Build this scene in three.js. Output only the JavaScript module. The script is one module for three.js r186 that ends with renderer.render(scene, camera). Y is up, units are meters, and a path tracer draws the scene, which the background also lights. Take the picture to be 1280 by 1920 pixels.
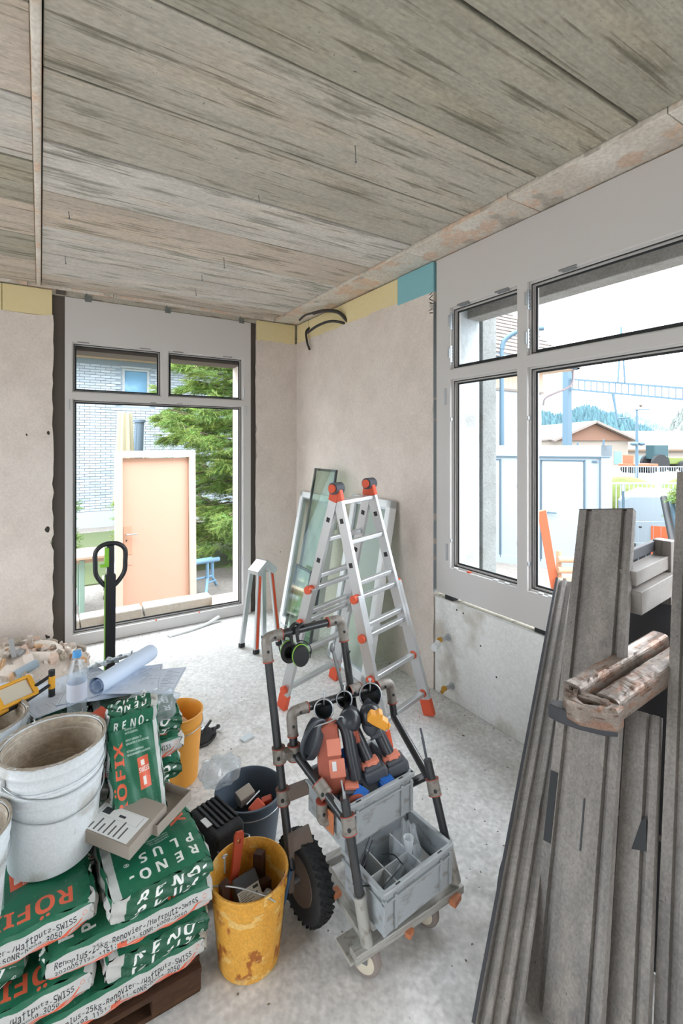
import * as THREE from 'three';
import { RoundedBoxGeometry } from 'three/addons/geometries/RoundedBoxGeometry.js';
import { mergeGeometries } from 'three/addons/utils/BufferGeometryUtils.js';

// ---------- camera, sky, exposure ----------
const scene = new THREE.Scene();
const camera = new THREE.PerspectiveCamera(2 * Math.atan(960 / 903) * 180 / Math.PI, 1280 / 1920, 0.05, 2000);
camera.position.set(0, 1.65, 0);
camera.rotation.set(0, -32 * Math.PI / 180, 0);
camera.setViewOffset(1280, 1920, 0, 125, 1280, 1920);   // level camera, lens shifted down
scene.add(camera);
const renderer = new THREE.WebGLRenderer({ antialias: true });
renderer.toneMapping = THREE.LinearToneMapping;
renderer.toneMappingExposure = 2.8;
renderer.shadowMap.enabled = true;

// ---------- random numbers and noise ----------
let seed = 12345;
const rnd = () => { seed = (seed + 0x6D2B79F5) | 0; let t = Math.imul(seed ^ (seed >>> 15), 1 | seed); t = (t + Math.imul(t ^ (t >>> 7), 61 | t)) ^ t; return ((t ^ (t >>> 14)) >>> 0) / 4294967296; };
const rr = (a, b) => a + (b - a) * rnd();
const pick = (a) => a[Math.floor(rnd() * a.length) % a.length];
const hash = (x, y, s) => { let h = Math.imul(x, 374761393) ^ Math.imul(y, 668265263) ^ Math.imul(s, 1274126177); h = Math.imul(h ^ (h >>> 13), 1274126177); return ((h ^ (h >>> 16)) >>> 0) / 4294967296; };
const smooth = (t) => t * t * (3 - 2 * t);
const clamp = (x, a = 0, b = 1) => Math.min(b, Math.max(a, x));
const sstep = (a, b, x) => smooth(clamp((x - a) / (b - a)));
function vnoise(u, v, fx, fy, s) {          // value noise that repeats over the unit square
  const x = u * fx, y = v * fy, xi = Math.floor(x), yi = Math.floor(y), tx = smooth(x - xi), ty = smooth(y - yi);
  const m = (a, n) => ((a % n) + n) % n, x0 = m(xi, fx), x1 = m(xi + 1, fx), y0 = m(yi, fy), y1 = m(yi + 1, fy);
  const a = hash(x0, y0, s), b = hash(x1, y0, s), c = hash(x0, y1, s), d = hash(x1, y1, s);
  return a + (b - a) * tx + (c - a) * ty + (a - b - c + d) * tx * ty;
}
function fbm(u, v, fx, fy, oct, s) { let t = 0, a = 0.5, n = 0; for (let i = 0; i < oct; i++) { t += a * vnoise(u, v, fx << i, fy << i, s + i * 17); n += a; a *= 0.55; } return t / n; }
const mixc = (a, b, t) => [a[0] + (b[0] - a[0]) * t, a[1] + (b[1] - a[1]) * t, a[2] + (b[2] - a[2]) * t];
function tex(w, h, fn, srgb = true) {
  const d = new Uint8Array(w * h * 4);
  for (let y = 0; y < h; y++) for (let x = 0; x < w; x++) { const c = fn((x + 0.5) / w, (y + 0.5) / h), o = (y * w + x) * 4; for (let k = 0; k < 3; k++) d[o + k] = clamp(c[k] ?? c, 0, 255); d[o + 3] = 255; }
  const t = new THREE.DataTexture(d, w, h); t.wrapS = t.wrapT = THREE.RepeatWrapping; t.magFilter = THREE.LinearFilter; t.minFilter = THREE.LinearMipmapLinearFilter; t.generateMipmaps = true;
  if (srgb) t.colorSpace = THREE.SRGBColorSpace; t.needsUpdate = true; return t;
}
const gray = (w, h, fn) => tex(w, h, (u, v) => { const g = fn(u, v) * 255; return [g, g, g]; }, false);
function canvasTex(w, h, draw) {
  const c = document.createElement('canvas'); c.width = w; c.height = h; draw(c.getContext('2d'), w, h);
  const t = new THREE.CanvasTexture(c); t.colorSpace = THREE.SRGBColorSpace; t.wrapS = t.wrapT = THREE.ClampToEdgeWrapping; return t;
}
function rep(t, x, y) { const c = t.clone(); c.repeat.set(x, y); c.needsUpdate = true; return c; }

// ---------- sky: even bright overcast ----------
{
  const w = 1024, h = 512, d = new Float32Array(w * h * 4);
  for (let y = 0; y < h; y++) for (let x = 0; x < w; x++) {
    const el = ((y + 0.5) / h - 0.5) * Math.PI, s = Math.max(0, Math.sin(el));
    const c = fbm((x + 0.5) / w, (y + 0.5) / h, 10, 14, 5, 3), cl = sstep(0.36, 0.62, c);
    const L = (0.72 + 0.95 * s) * (0.9 + 0.16 * cl), k = (1 - cl) * 0.16, o = (y * w + x) * 4;
    d[o] = L * (1 - k * 1.2); d[o + 1] = L * (1 - k * 0.35); d[o + 2] = L * (1.02 + k * 0.15); d[o + 3] = 1;
  }
  const t = new THREE.DataTexture(d, w, h, THREE.RGBAFormat, THREE.FloatType); t.mapping = THREE.EquirectangularReflectionMapping; t.magFilter = THREE.LinearFilter; t.needsUpdate = true;
  scene.background = t; scene.backgroundIntensity = 2.6;
}

// ---------- geometry helpers ----------
const V = (x, y, z) => new THREE.Vector3(x, y, z);
const XA = V(1, 0, 0), YA = V(0, 1, 0), ZA = V(0, 0, 1);
function clean(g) { const n = g.index ? g.toNonIndexed() : g; for (const k of Object.keys(n.attributes)) if (!['position', 'normal', 'uv'].includes(k)) n.deleteAttribute(k); if (!n.attributes.uv) n.setAttribute('uv', new THREE.BufferAttribute(new Float32Array(n.attributes.position.count * 2), 2)); if (!n.attributes.normal) n.computeVertexNormals(); n.morphAttributes = {}; return n; }
function merge(list) { const l = [list].flat(9).filter(Boolean).map(clean); return l.length === 1 ? l[0] : mergeGeometries(l, false); }
function bx(w, h, d, x = 0, y = 0, z = 0, ry = 0, rx = 0, rz = 0) { const g = new THREE.BoxGeometry(w, h, d); if (rx) g.rotateX(rx); if (rz) g.rotateZ(rz); if (ry) g.rotateY(ry); return g.translate(x, y, z); }
const bb = (x0, x1, y0, y1, z0, z1) => bx(x1 - x0, y1 - y0, z1 - z0, (x0 + x1) / 2, (y0 + y1) / 2, (z0 + z1) / 2);
function rb(w, h, d, x = 0, y = 0, z = 0, r = 0.004, ry = 0, rx = 0, rz = 0, seg = 2) { const g = new RoundedBoxGeometry(w, h, d, seg, Math.min(r, w * 0.49, h * 0.49, d * 0.49)); if (rx) g.rotateX(rx); if (rz) g.rotateZ(rz); if (ry) g.rotateY(ry); return g.translate(x, y, z); }
const q = new THREE.Quaternion();
function rod(p, r, r0 = 0.01, r1 = r0, seg = 14, open = false) { const a = V(...p), b = V(...r), d = b.clone().sub(a), L = d.length(); const g = new THREE.CylinderGeometry(r1, r0, L, seg, 1, open); g.applyQuaternion(q.setFromUnitVectors(YA, d.normalize())); const m = a.add(b).multiplyScalar(0.5); return g.translate(m.x, m.y, m.z); }
function bar(p, r, w, h, up = [0, 1, 0], rad = 0.002) {      // square section from p to r: w across, h along up
  const a = V(...p), b = V(...r), d = b.clone().sub(a), L = d.length(); d.normalize();
  const x = V(...up).cross(d).normalize(), y = d.clone().cross(x); const g = rad ? new RoundedBoxGeometry(w, h, L, 2, Math.min(rad, w * .49, h * .49)) : new THREE.BoxGeometry(w, h, L);
  g.applyMatrix4(new THREE.Matrix4().makeBasis(x, y, d)); const m = a.add(b).multiplyScalar(0.5); return g.translate(m.x, m.y, m.z);
}
function tube(pts, r = 0.004, seg = 40, rad = 8, closed = false) { return new THREE.TubeGeometry(new THREE.CatmullRomCurve3(pts.map((p) => V(...p)), closed, 'centripetal'), seg, r, rad, closed); }
function polytube(pts, r, rad = 12) { return pts.slice(1).map((p, i) => rod(pts[i], p, r, r, rad)); }
function lathe(pts, seg = 48) { const g = new THREE.LatheGeometry(pts.map((p) => new THREE.Vector2(p[0], p[1])), seg), R = Math.max(...pts.map((p) => p[0])) * 6.2832, p = g.attributes.position, uv = g.attributes.uv; for (let i = 0; i < p.count; i++) uv.setXY(i, uv.getX(i) * R, p.getY(i)); return g; }      // texture coordinates in metres
function extr(pts, depth, bevel = 0, holes = [], steps = 1) { const s = new THREE.Shape(pts.map((p) => new THREE.Vector2(p[0], p[1]))); for (const h of holes) s.holes.push(new THREE.Path(h.map((p) => new THREE.Vector2(p[0], p[1])))); return new THREE.ExtrudeGeometry(s, { depth, steps, bevelEnabled: bevel > 0, bevelSize: bevel, bevelThickness: bevel, bevelSegments: 2, bevelOffset: -bevel, curveSegments: 12 }); }
function basis(g, o, x, y, z) { return g.applyMatrix4(new THREE.Matrix4().makeBasis(V(...x).normalize(), V(...y).normalize(), V(...z).normalize()).setPosition(...o)); }
function sphere(r, x, y, z, sx = 1, sy = 1, sz = 1, seg = 20) { return new THREE.SphereGeometry(r, seg, Math.ceil(seg * .7)).scale(sx, sy, sz).translate(x, y, z); }
function torus(r, t, x, y, z, rx = 0, ry = 0, rz = 0, arc = 6.2832) { return new THREE.TorusGeometry(r, t, 10, 36, arc).rotateX(rx).rotateZ(rz).rotateY(ry).translate(x, y, z); }
function cyl(r0, r1, h, x, y, z, seg = 24, rx = 0, rz = 0, ry = 0) { return new THREE.CylinderGeometry(r1, r0, h, seg).rotateX(rx).rotateZ(rz).rotateY(ry).translate(x, y, z); }
function muv(g, s = 1, ox = 0, oy = 0) {      // texture coordinates in metres from the plane each face looks along
  g = clean(g); const p = g.attributes.position, n = g.attributes.normal, uv = g.attributes.uv;
  for (let i = 0; i < p.count; i += 3) {
    let ax = 0, ay = 0, az = 0; for (let k = 0; k < 3; k++) { ax += n.getX(i + k); ay += n.getY(i + k); az += n.getZ(i + k); }
    ax = Math.abs(ax); ay = Math.abs(ay); az = Math.abs(az);
    for (let k = 0; k < 3; k++) { const x = p.getX(i + k), y = p.getY(i + k), z = p.getZ(i + k); const [a, b] = ay >= ax && ay >= az ? [x, z] : ax >= az ? [z, y] : [x, y]; uv.setXY(i + k, a * s + ox, b * s + oy); }
  }
  return g;
}
function warp(g, amp, f = 8, s = 1) {         // push points about a little so that nothing is dead straight
  const p = g.attributes.position; for (let i = 0; i < p.count; i++) { const x = p.getX(i), y = p.getY(i), z = p.getZ(i); p.setXYZ(i, x + amp * Math.sin(f * (y + s) * 1.3 + z * f), y + amp * Math.sin(f * x * 1.1 + z * f * 1.7 + s), z + amp * Math.sin(f * (x + s) + y * f * 1.2)); }
  g.computeVertexNormals(); return g;
}
// ---------- naming ----------
const used = {};
function numbered(n) { const k = used[n] = (used[n] ?? -1) + 1; return k ? n + '_' + String(k).padStart(3, '0') : n; }
function mesh(name, geo, m, parent, label) { const o = new THREE.Mesh(Array.isArray(geo) ? merge(geo) : geo, m); o.name = parent ? name : numbered(name); (parent ?? scene).add(o); o.castShadow = o.receiveShadow = true; if (label) o.userData.label = label; return o; }
function tag(o, label, category, group, kind) { o.userData.label = label; o.userData.category = category; if (group) o.userData.group = group; if (kind) o.userData.kind = kind; return o; }
function thing(name, label, category, pos = [0, 0, 0], ry = 0, group) { const o = new THREE.Group(); o.name = numbered(name); scene.add(o); o.position.set(...pos); o.rotation.y = ry; return tag(o, label, category, group); }
function single(name, geo, m, label, category, group) { return tag(mesh(name, geo, m), label, category, group); }
function copy(o, label, pos, ry) { const c = o.clone(); c.userData = { ...o.userData, label }; c.name = numbered(o.name.replace(/_\d{3}$/, '')); scene.add(c); if (pos) c.position.set(...pos); if (ry !== undefined) c.rotation.y = ry; return c; }
function struct(name, label, category = 'structure') { const o = new THREE.Group(); o.name = name; used[name] = 0; scene.add(o); o.userData = { label, category, kind: 'structure' }; return o; }

// ---------- textures ----------
const T = {};
T.concrete = tex(1024, 1024, (u, v) => {       // board-marked concrete, 2 m by 1 m, grain along u
  const big = fbm(u, v, 3, 3, 4, 11), streak = fbm(u, v, 5, 90, 3, 21), str2 = fbm(u, v, 14, 160, 2, 31), fine = fbm(u, v, 128, 128, 2, 41), patch = fbm(u, v, 7, 22, 4, 51);
  let c = mixc([190, 186, 179], [218, 214, 207], clamp(big * 1.5 - 0.25)); c = mixc(c, [222, 206, 188], clamp(fbm(u, v, 5, 9, 3, 61) * 2 - 1.05) * 0.6);
  const d = sstep(0.56, 0.74, streak) * sstep(0.42, 0.62, patch); c = mixc(c, [112, 107, 95], d * 0.62);
  c = mixc(c, [134, 133, 120], sstep(0.58, 0.78, patch) * 0.55); const k = 0.95 + (str2 - 0.5) * 0.10 + (fine - 0.5) * 0.15; const hole = vnoise(u, v, 190, 190, 71) > 0.972 && big > 0.45 ? 0.6 : 1;
  return c.map((x) => x * k * hole);
});
T.band = tex(512, 512, (u, v) => { const a = fbm(u, v, 4, 4, 4, 901), b = fbm(u, v, 9, 9, 4, 911), f = fbm(u, v, 90, 90, 2, 921); let c = mixc([206, 196, 182], [230, 224, 214], clamp(a * 1.6 - 0.3)); c = mixc(c, [222, 184, 156], sstep(0.54, 0.68, b) * 0.6); c = mixc(c, [158, 150, 138], sstep(0.62, 0.74, fbm(u, v, 7, 7, 4, 931)) * 0.5); return c.map((x) => x * (0.96 + 0.16 * (f - 0.5))); });
T.concreteB = gray(512, 512, (u, v) => 0.5 * fbm(u, v, 6, 90, 3, 21) + 0.25 * fbm(u, v, 64, 64, 2, 41) + 0.25 * fbm(u, v, 4, 4, 3, 5));
T.plaster = tex(768, 768, (u, v) => {
  const a = fbm(u, v, 3, 3, 4, 5), b = fbm(u, v, 12, 12, 3, 15), f = fbm(u, v, 150, 150, 2, 25), sp = vnoise(u, v, 260, 260, 35) > 0.988 ? 0.88 : 1;
  const c = mixc([219, 207, 197], [228, 218, 210], clamp(a * 1.7 - 0.35)); const k = 0.97 + (b - 0.5) * 0.06 + (f - 0.5) * 0.08; return c.map((x) => x * k * sp);
});
T.plasterB = gray(512, 512, (u, v) => 0.4 * fbm(u, v, 10, 10, 4, 5) + 0.6 * fbm(u, v, 100, 100, 2, 25));
T.floor = tex(1024, 1024, (u, v) => {           // screed with dust, trodden plaster and scuffs, 2.5 m square
  const a = fbm(u, v, 3, 3, 5, 101), b = fbm(u, v, 14, 14, 4, 111), f = fbm(u, v, 170, 170, 2, 121), sc = fbm(u, v, 9, 40, 3, 131);
  let c = mixc([216, 214, 211], [234, 234, 233], sstep(0.3, 0.66, a)); c = mixc(c, [200, 196, 190], sstep(0.58, 0.78, b) * 0.45); c = mixc(c, [238, 238, 236], sstep(0.6, 0.75, sc) * 0.35);
  const sp = vnoise(u, v, 230, 230, 141), k = 0.96 + (f - 0.5) * 0.2; return c.map((x) => x * k * (sp > 0.985 ? 0.78 : sp < 0.012 ? 1.08 : 1));
});
T.floorB = gray(512, 512, (u, v) => 0.6 * fbm(u, v, 12, 12, 4, 111) + 0.4 * fbm(u, v, 120, 120, 2, 121));
T.weather = tex(512, 1024, (u, v) => {           // grimy grey profile, grain along v, 0.5 m by 1 m
  const a = fbm(u, v, 5, 4, 4, 201), s = fbm(u, v, 60, 4, 3, 211), f = fbm(u, v, 110, 160, 2, 221);
  let c = mixc([121, 117, 114], [152, 146, 141], clamp(a * 1.6 - 0.3)); c = mixc(c, [168, 157, 147], sstep(0.6, 0.75, fbm(u, v, 8, 10, 3, 231)) * 0.4); const d = vnoise(u, v, 70, 110, 241) > 0.975 ? 0.62 : 1;
  const k = 0.95 + (s - 0.5) * 0.10 + (f - 0.5) * 0.22; return c.map((x) => x * k * d);
});
T.weatherB = gray(256, 512, (u, v) => 0.5 * fbm(u, v, 40, 6, 3, 211) + 0.5 * fbm(u, v, 60, 90, 2, 221));
T.wood = tex(512, 512, (u, v) => { const s = fbm(u, v, 4, 60, 3, 301), a = fbm(u, v, 4, 6, 3, 311), f = fbm(u, v, 60, 200, 2, 321); const c = mixc([96, 70, 52], [146, 112, 84], clamp(a * 0.8 + s * 0.7 - 0.3)); return c.map((x) => x * (0.9 + 0.25 * (f - 0.5))); });
T.rust = tex(512, 512, (u, v) => { const a = fbm(u, v, 6, 10, 4, 401), f = fbm(u, v, 90, 90, 2, 411); let c = mixc([140, 133, 128], [186, 172, 162], a); c = mixc(c, [176, 132, 110], sstep(0.46, 0.7, fbm(u, v, 5, 22, 5, 421)) * 0.75); c = mixc(c, [104, 74, 60], sstep(0.62, 0.8, fbm(u, v, 10, 46, 4, 431)) * 0.7); return c.map((x) => x * (0.94 + 0.25 * (f - 0.5))); });
T.dirt = tex(512, 512, (u, v) => { const a = fbm(u, v, 6, 6, 4, 501), f = fbm(u, v, 120, 120, 2, 511), s = vnoise(u, v, 150, 150, 521) > 0.985 ? 0.8 : 1; const c = mixc([255, 255, 255], [206, 198, 188], sstep(0.5, 0.78, a) * 0.8); return c.map((x) => x * s * (0.97 + 0.08 * (f - 0.5))); });
T.fine = gray(256, 256, (u, v) => fbm(u, v, 40, 40, 3, 601));
T.carbon = tex(64, 64, (u, v) => { const k = (Math.floor(u * 4) + Math.floor(v * 4)) & 1; const c = k ? 52 : 30; return [c, c + 2, c + 5]; });

// ---------- materials ----------
const M = {};
function std(name, color, rough = 0.7, o = {}) { const m = new THREE.MeshPhysicalMaterial({ color, roughness: rough, ...o }); m.name = name; return M[name] = m; }
for (const [n, c] of [['concrete_a', 0xffffff], ['concrete_b', 0xe6e4dc], ['concrete_c', 0xfaf1e8], ['concrete_d', 0xd3d2c6]]) std(n, c, 0.9, { map: T.concrete, bumpMap: T.concreteB, bumpScale: 0.003 });
std('concrete_pale', 0xffffff, 0.9, { map: T.band, bumpMap: T.concreteB, bumpScale: 0.003 });
std('joint', 0x3a3732, 1);
std('plaster', 0xffffff, 0.92, { map: T.plaster, bumpMap: T.plasterB, bumpScale: 0.002 });
std('plaster_grey', 0xebecea, 0.92, { map: T.dirt, bumpMap: T.plasterB, bumpScale: 0.002 });
std('plaster_white', 0xfffdfb, 0.92, { map: T.plaster, bumpMap: T.plasterB, bumpScale: 0.002 });
std('floor', 0xffffff, 0.78, { map: rep(T.floor, 0.4, 0.4), bumpMap: rep(T.floorB, 0.8, 0.8), bumpScale: 0.003 });
std('foam_yellow', 0xe2d3a4, 0.85, { bumpMap: T.fine, bumpScale: 0.002 });
std('foam_blue', 0x84bac3, 0.85, { bumpMap: T.fine, bumpScale: 0.001 });
std('frame', 0xcac7c5, 0.45);
std('frame_panel', 0xc4c1bd, 0.6);
std('gasket', 0x1f2224, 0.6);
std('steel', 0x8d9092, 0.42, { metalness: 0.8 });
std('bracket_grey', 0x7b807f, 0.5, { metalness: 0.5 });
std('zinc', 0xb9bec2, 0.35, { metalness: 0.7 });
std('alu', 0xc9cbcd, 0.32, { metalness: 0.75, bumpMap: T.fine, bumpScale: 0.0004 });
std('dark_timber', 0x5b534d, 0.85, { map: null });
std('cable', 0x35302e, 0.55);
std('black', 0x1c1d1f, 0.5);
std('rubber', 0x26282a, 0.8, { bumpMap: T.fine, bumpScale: 0.001 });
std('orange', 0xdd5836, 0.5);
std('white_plastic', 0xeceff1, 0.4);
std('brass', 0xd0a04a, 0.35, { metalness: 0.8 });
std('wood', 0xffffff, 0.85, { map: T.wood });
std('wood_pale', 0xc9a27c, 0.8);
// ================= THE ROOM =================
const XW = 2.25, ZB = -4.48, YC = 2.92;
// floor
{
  const f = struct('floor', 'pale dusty bare screed floor', 'floor');
  mesh('screed', muv(bb(-3.2, 2.6, -0.12, 0, -4.53, 3.3)), M.floor, f);
}
// ceiling of board-marked concrete
{
  const c = struct('ceiling', 'board-marked bare concrete ceiling with dark joints and nails', 'ceiling');
  mesh('slab', muv(bb(-3.5, 2.75, 2.955, 3.2, -4.8, 3.6)), M.joint, c);
  const mats = [M.concrete_a, M.concrete_b, M.concrete_c, M.concrete_d];
  const panel = (x0, x1, z0, z1, m) => { const y = YC + rr(-0.003, 0.003); const g = muv(rb(x1 - x0, 0.04, z1 - z0, (x0 + x1) / 2, y + 0.02, (z0 + z1) / 2, 0.004), 1); const ox = rnd(), oy = rnd(), uv = g.attributes.uv; for (let i = 0; i < uv.count; i++) uv.setXY(i, uv.getX(i) * 0.5 + ox, uv.getY(i) + oy); mesh('concrete_panel', g, m, c); };
  for (let k = 0, z = -4.19; z < 3.2; z += 0.457, k++) {
    const m = z < -3.0 ? pick([M.concrete_c, M.concrete_a]) : z < -1.6 ? pick([M.concrete_a, M.concrete_b]) : pick([M.concrete_d, M.concrete_b]);
    panel(0.008, 2.0, z + 0.006, z + 0.457 - 0.006, m); panel(-3.3, -0.028, z - 0.2 + 0.006, z + 0.257 - 0.006, pick(mats));
  }
  panel(0.008, 2.0, -4.47, -4.193, M.concrete_c); panel(-3.3, -0.028, -4.47, -4.393, M.concrete_c);
  mesh('seam_ridge', warp(muv(rb(0.03, 0.03, 7.6, -0.01, 2.918, -0.7, 0.01)), 0.002, 9), M.concrete_pale, c, 'raised ridge of concrete across the boards');
  // the paler band round the edge
  for (let z = -4.52, k = 0; z < 3.2; k++) { const L = rr(0.5, 0.95); const g = muv(rb(0.62, 0.05, L - 0.003, 2.315, 2.925 + rr(-0.001, 0.001), z + L / 2, 0.003), 1, rnd(), rnd()); mesh('edge_band', g, M.concrete_pale, c); z += L; }
  for (let x = -3.2; x < 1.99;) { const L = Math.min(rr(0.6, 1.0), 2.0 - x); mesh('edge_band', muv(rb(L - 0.003, 0.05, 0.34, x + L / 2, 2.925, -4.64, 0.003), 1, rnd(), rnd()), M.concrete_pale, c); x += L; }
  for (const [x, z, L] of [[1.13, -1.70, 0.07], [1.05, -3.18, 0.07], [0.13, -3.0, 0.04], [0.14, -3.72, 0.05], [1.07, -3.95, 0.05], [1.02, -3.6, 0.04], [0.94, -2.3, 0.03]]) mesh('nail', [rod([x, YC, z], [x + 0.004, YC - L, z], 0.0022), sphere(0.005, x + 0.004, YC - L, z)], M.steel, c);
}
// plaster skins with torn upper edges
function ragged(a, b, y, n, amp) { const p = []; for (let i = 0; i <= n; i++) { const t = i / n; p.push([a + (b - a) * t, y + amp * (vnoise(t + a * 0.37 + 5, 0.3, 23, 4, 7) - 0.5) * 2 + amp * 0.5 * (rnd() - 0.5)]); } return p; }
function skin(parent, a, b, y0, y1, thick, place, m, sideA = 0, sideB = 0) {
  const top = ragged(a, b, y1, 60, 0.012).reverse(), pts = [];
  const edge = (x, amp, up) => { const out = []; for (let i = 1; i < 40; i++) { const y = y0 + (y1 - y0) * i / 40; out.push([x + (amp ? amp * (rnd() - 0.5) - (rnd() > 0.93 ? amp * 1.5 : 0) * Math.sign(a < x ? 1 : -1) : 0), y]); } return up ? out : out.reverse(); };
  pts.push([a, y0], [b, y0], ...(sideB ? edge(b, sideB, true) : []), ...top, ...(sideA ? edge(a, sideA, false) : []));
  const g = extr(pts, thick); place(g); return mesh('plaster', muv(g, 0.8, 0.1, 0.2), m, parent);
}
{
  const w = struct('wall_back', 'plastered wall either side of the tall garden window', 'wall');
  mesh('masonry', muv([bb(-3.5, 0.075, 0, 2.9, -4.86, -4.505), bb(1.815, 2.6, 0, 2.9, -4.86, -4.505), bb(0.075, 1.815, 2.86, 2.95, -4.86, -4.50)].map(clean).reduce((a, b) => mergeGeometries([a, b]))), M.concrete_b, w);
  mesh('outer_lintel', bb(0.075, 1.815, 2.45, 2.86, -4.86, -4.62), M.dark_timber, w, 'dark lintel outside above the frame'); mesh('outer_reveal', bb(1.70, 1.815, 0, 2.45, -4.86, -4.62), M.plaster_white, w);
  skin(w, -3.3, 0.085, 0, 2.685, 0.025, (g) => g.translate(0, 0, ZB - 0.025), M.plaster, 0, 0.012);
  skin(w, 1.808, XW, 0, 2.695, 0.025, (g) => g.translate(0, 0, ZB - 0.025), M.plaster, 0.008, 0);
  for (const [a, b] of [[-1.5, -0.25], [-0.247, 0.08], [1.815, 2.235]]) mesh('insulation_board', muv(rb(b - a, 0.21, 0.03, (a + b) / 2, 2.785, ZB - 0.018, 0.005)), M.foam_yellow, w, 'yellow foam board above the plaster');
  // dark jamb posts in the gaps beside the frame
  mesh('jamb_post', muv(rb(0.09, 2.86, 0.07, 0.125, 1.43, ZB - 0.075, 0.003)), M.dark_timber, w, 'dark timber post in the gap beside the frame');
  mesh('jamb_post', muv(rb(0.05, 2.86, 0.07, 1.79, 1.43, ZB - 0.075, 0.003)), M.dark_timber, w, 'dark timber post in the gap beside the frame');
  mesh('post_cap', rb(0.07, 0.055, 0.05, 0.14, 2.895, ZB - 0.03, 0.004), M.dark_timber, w);
  for (const [x, y, r] of [[0.045, 0.98, 0.022], [0.05, 0.14, 0.02], [0.055, 1.75, 0.012], [-0.09, 1.73, 0.007], [2.0, 0.56, 0.006], [2.07, 0.565, 0.005]]) mesh('chip', warp(new THREE.CircleGeometry(r, 9).scale(0.8, 1.4, 1).translate(x, y, ZB + 0.0012), 0.003, 60, x), M.joint, w);
}
{
  const w = struct('wall_right', 'plastered pier and parapet beside the wide window', 'wall');
  mesh('masonry', muv(merge([bb(2.275, 2.42, 0, 2.9, -4.86, -2.44), bb(2.275, 2.42, 0, 0.64, -2.44, 3.3), bb(2.275, 2.42, 2.89, 2.95, -4.8, 3.3)])), M.concrete_b, w);
  skin(w, -4.48, -2.43, 0, 2.705, 0.025, (g) => g.rotateY(-Math.PI / 2).translate(XW + 0.025, 0, 0), M.plaster, 0, 0.006);
  mesh('plaster', muv(rb(0.03, 0.64, 5.7, XW + 0.017, 0.32, 0.43, 0.008), 0.8), M.plaster_grey, w, 'greyish white plaster of the parapet');
  mesh('insulation_board', muv(rb(0.03, 0.20, 1.40, XW + 0.018, 2.79, -3.52, 0.005)), M.foam_yellow, w, 'yellow foam board above the plaster');
  mesh('insulation_board', muv(rb(0.03, 0.20, 0.245, XW + 0.018, 2.79, -4.355, 0.005)), M.foam_yellow, w, 'yellow foam board above the plaster');
  mesh('insulation_board', muv(rb(0.05, 0.205, 0.385, XW + 0.022, 2.79, -2.62, 0.005)), M.foam_blue, w, 'light blue foam board above the plaster');
  mesh('corner_bead', [bb(XW - 0.001, XW + 0.05, 0.66, 2.62, -2.432, -2.428), ...Array.from({ length: 7 }, (_, i) => bx(0.004, 0.006, 0.04, XW + 0.002, 2.55 + i * 0.022, -2.452, 0, rr(-.5, .5)))], M.zinc, w);
  mesh('chip', warp(sphere(0.03, XW + 0.012, 2.60, -2.45, 0.4, 1.5, 0.6, 12), 0.006, 50), M.concrete_a, w);
  for (const [y, z] of [[0.60, -2.215], [0.595, -2.16], [0.44, -2.02], [0.3, -1.9]]) mesh('drill_hole', new THREE.CircleGeometry(0.006, 10).rotateY(-Math.PI / 2).translate(XW + 0.0005, y, z), M.joint, w);
}
// a window frame of outer face, stepped rebate and gasket; built in the x-y plane, room side towards +z
function rectHole(x0, x1, y0, y1) { return [[x0, y0], [x0, y1], [x1, y1], [x1, y0]]; }
function frameSet(parent, X0, X1, Y0, Y1, opens, place) {
  const rect = [[X0, Y0], [X1, Y0], [X1, Y1], [X0, Y1]];
  const put = (name, g, m, label) => { place(g); return mesh(name, g, m, parent, label); };
  put('frame', clean(extr(rect, 0.022, 0.002, opens.map((o) => rectHole(...o)))).translate(0, 0, -0.022), M.frame, 'light grey window frame with a deep header panel');
  const in1 = (d) => opens.map(([a, b, c, e]) => rectHole(a + d, b - d, c + d, e - d));
  put('rebate', clean(extr(rect, 0.022, 0.002, in1(0.010))).translate(0, 0, -0.047), M.frame);
  put('outer_frame', clean(extr(rect, 0.024, 0.002, in1(0.021))).translate(0, 0, -0.074), M.frame);
  for (const [a, b, c, e] of opens) {
    const ring = (d, w, z, t) => extr(rectHole(a + d, b - d, c + d, e - d), t, 0, [rectHole(a + d + w, b - d - w, c + d + w, e - d - w)]).translate(0, 0, z);
    put('gasket', merge([ring(0.0103, 0.006, -0.0255, 0.002), ring(0.0213, 0.011, -0.0505, 0.005)]), M.gasket, 'black rubber window seal');
  }
}
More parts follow.
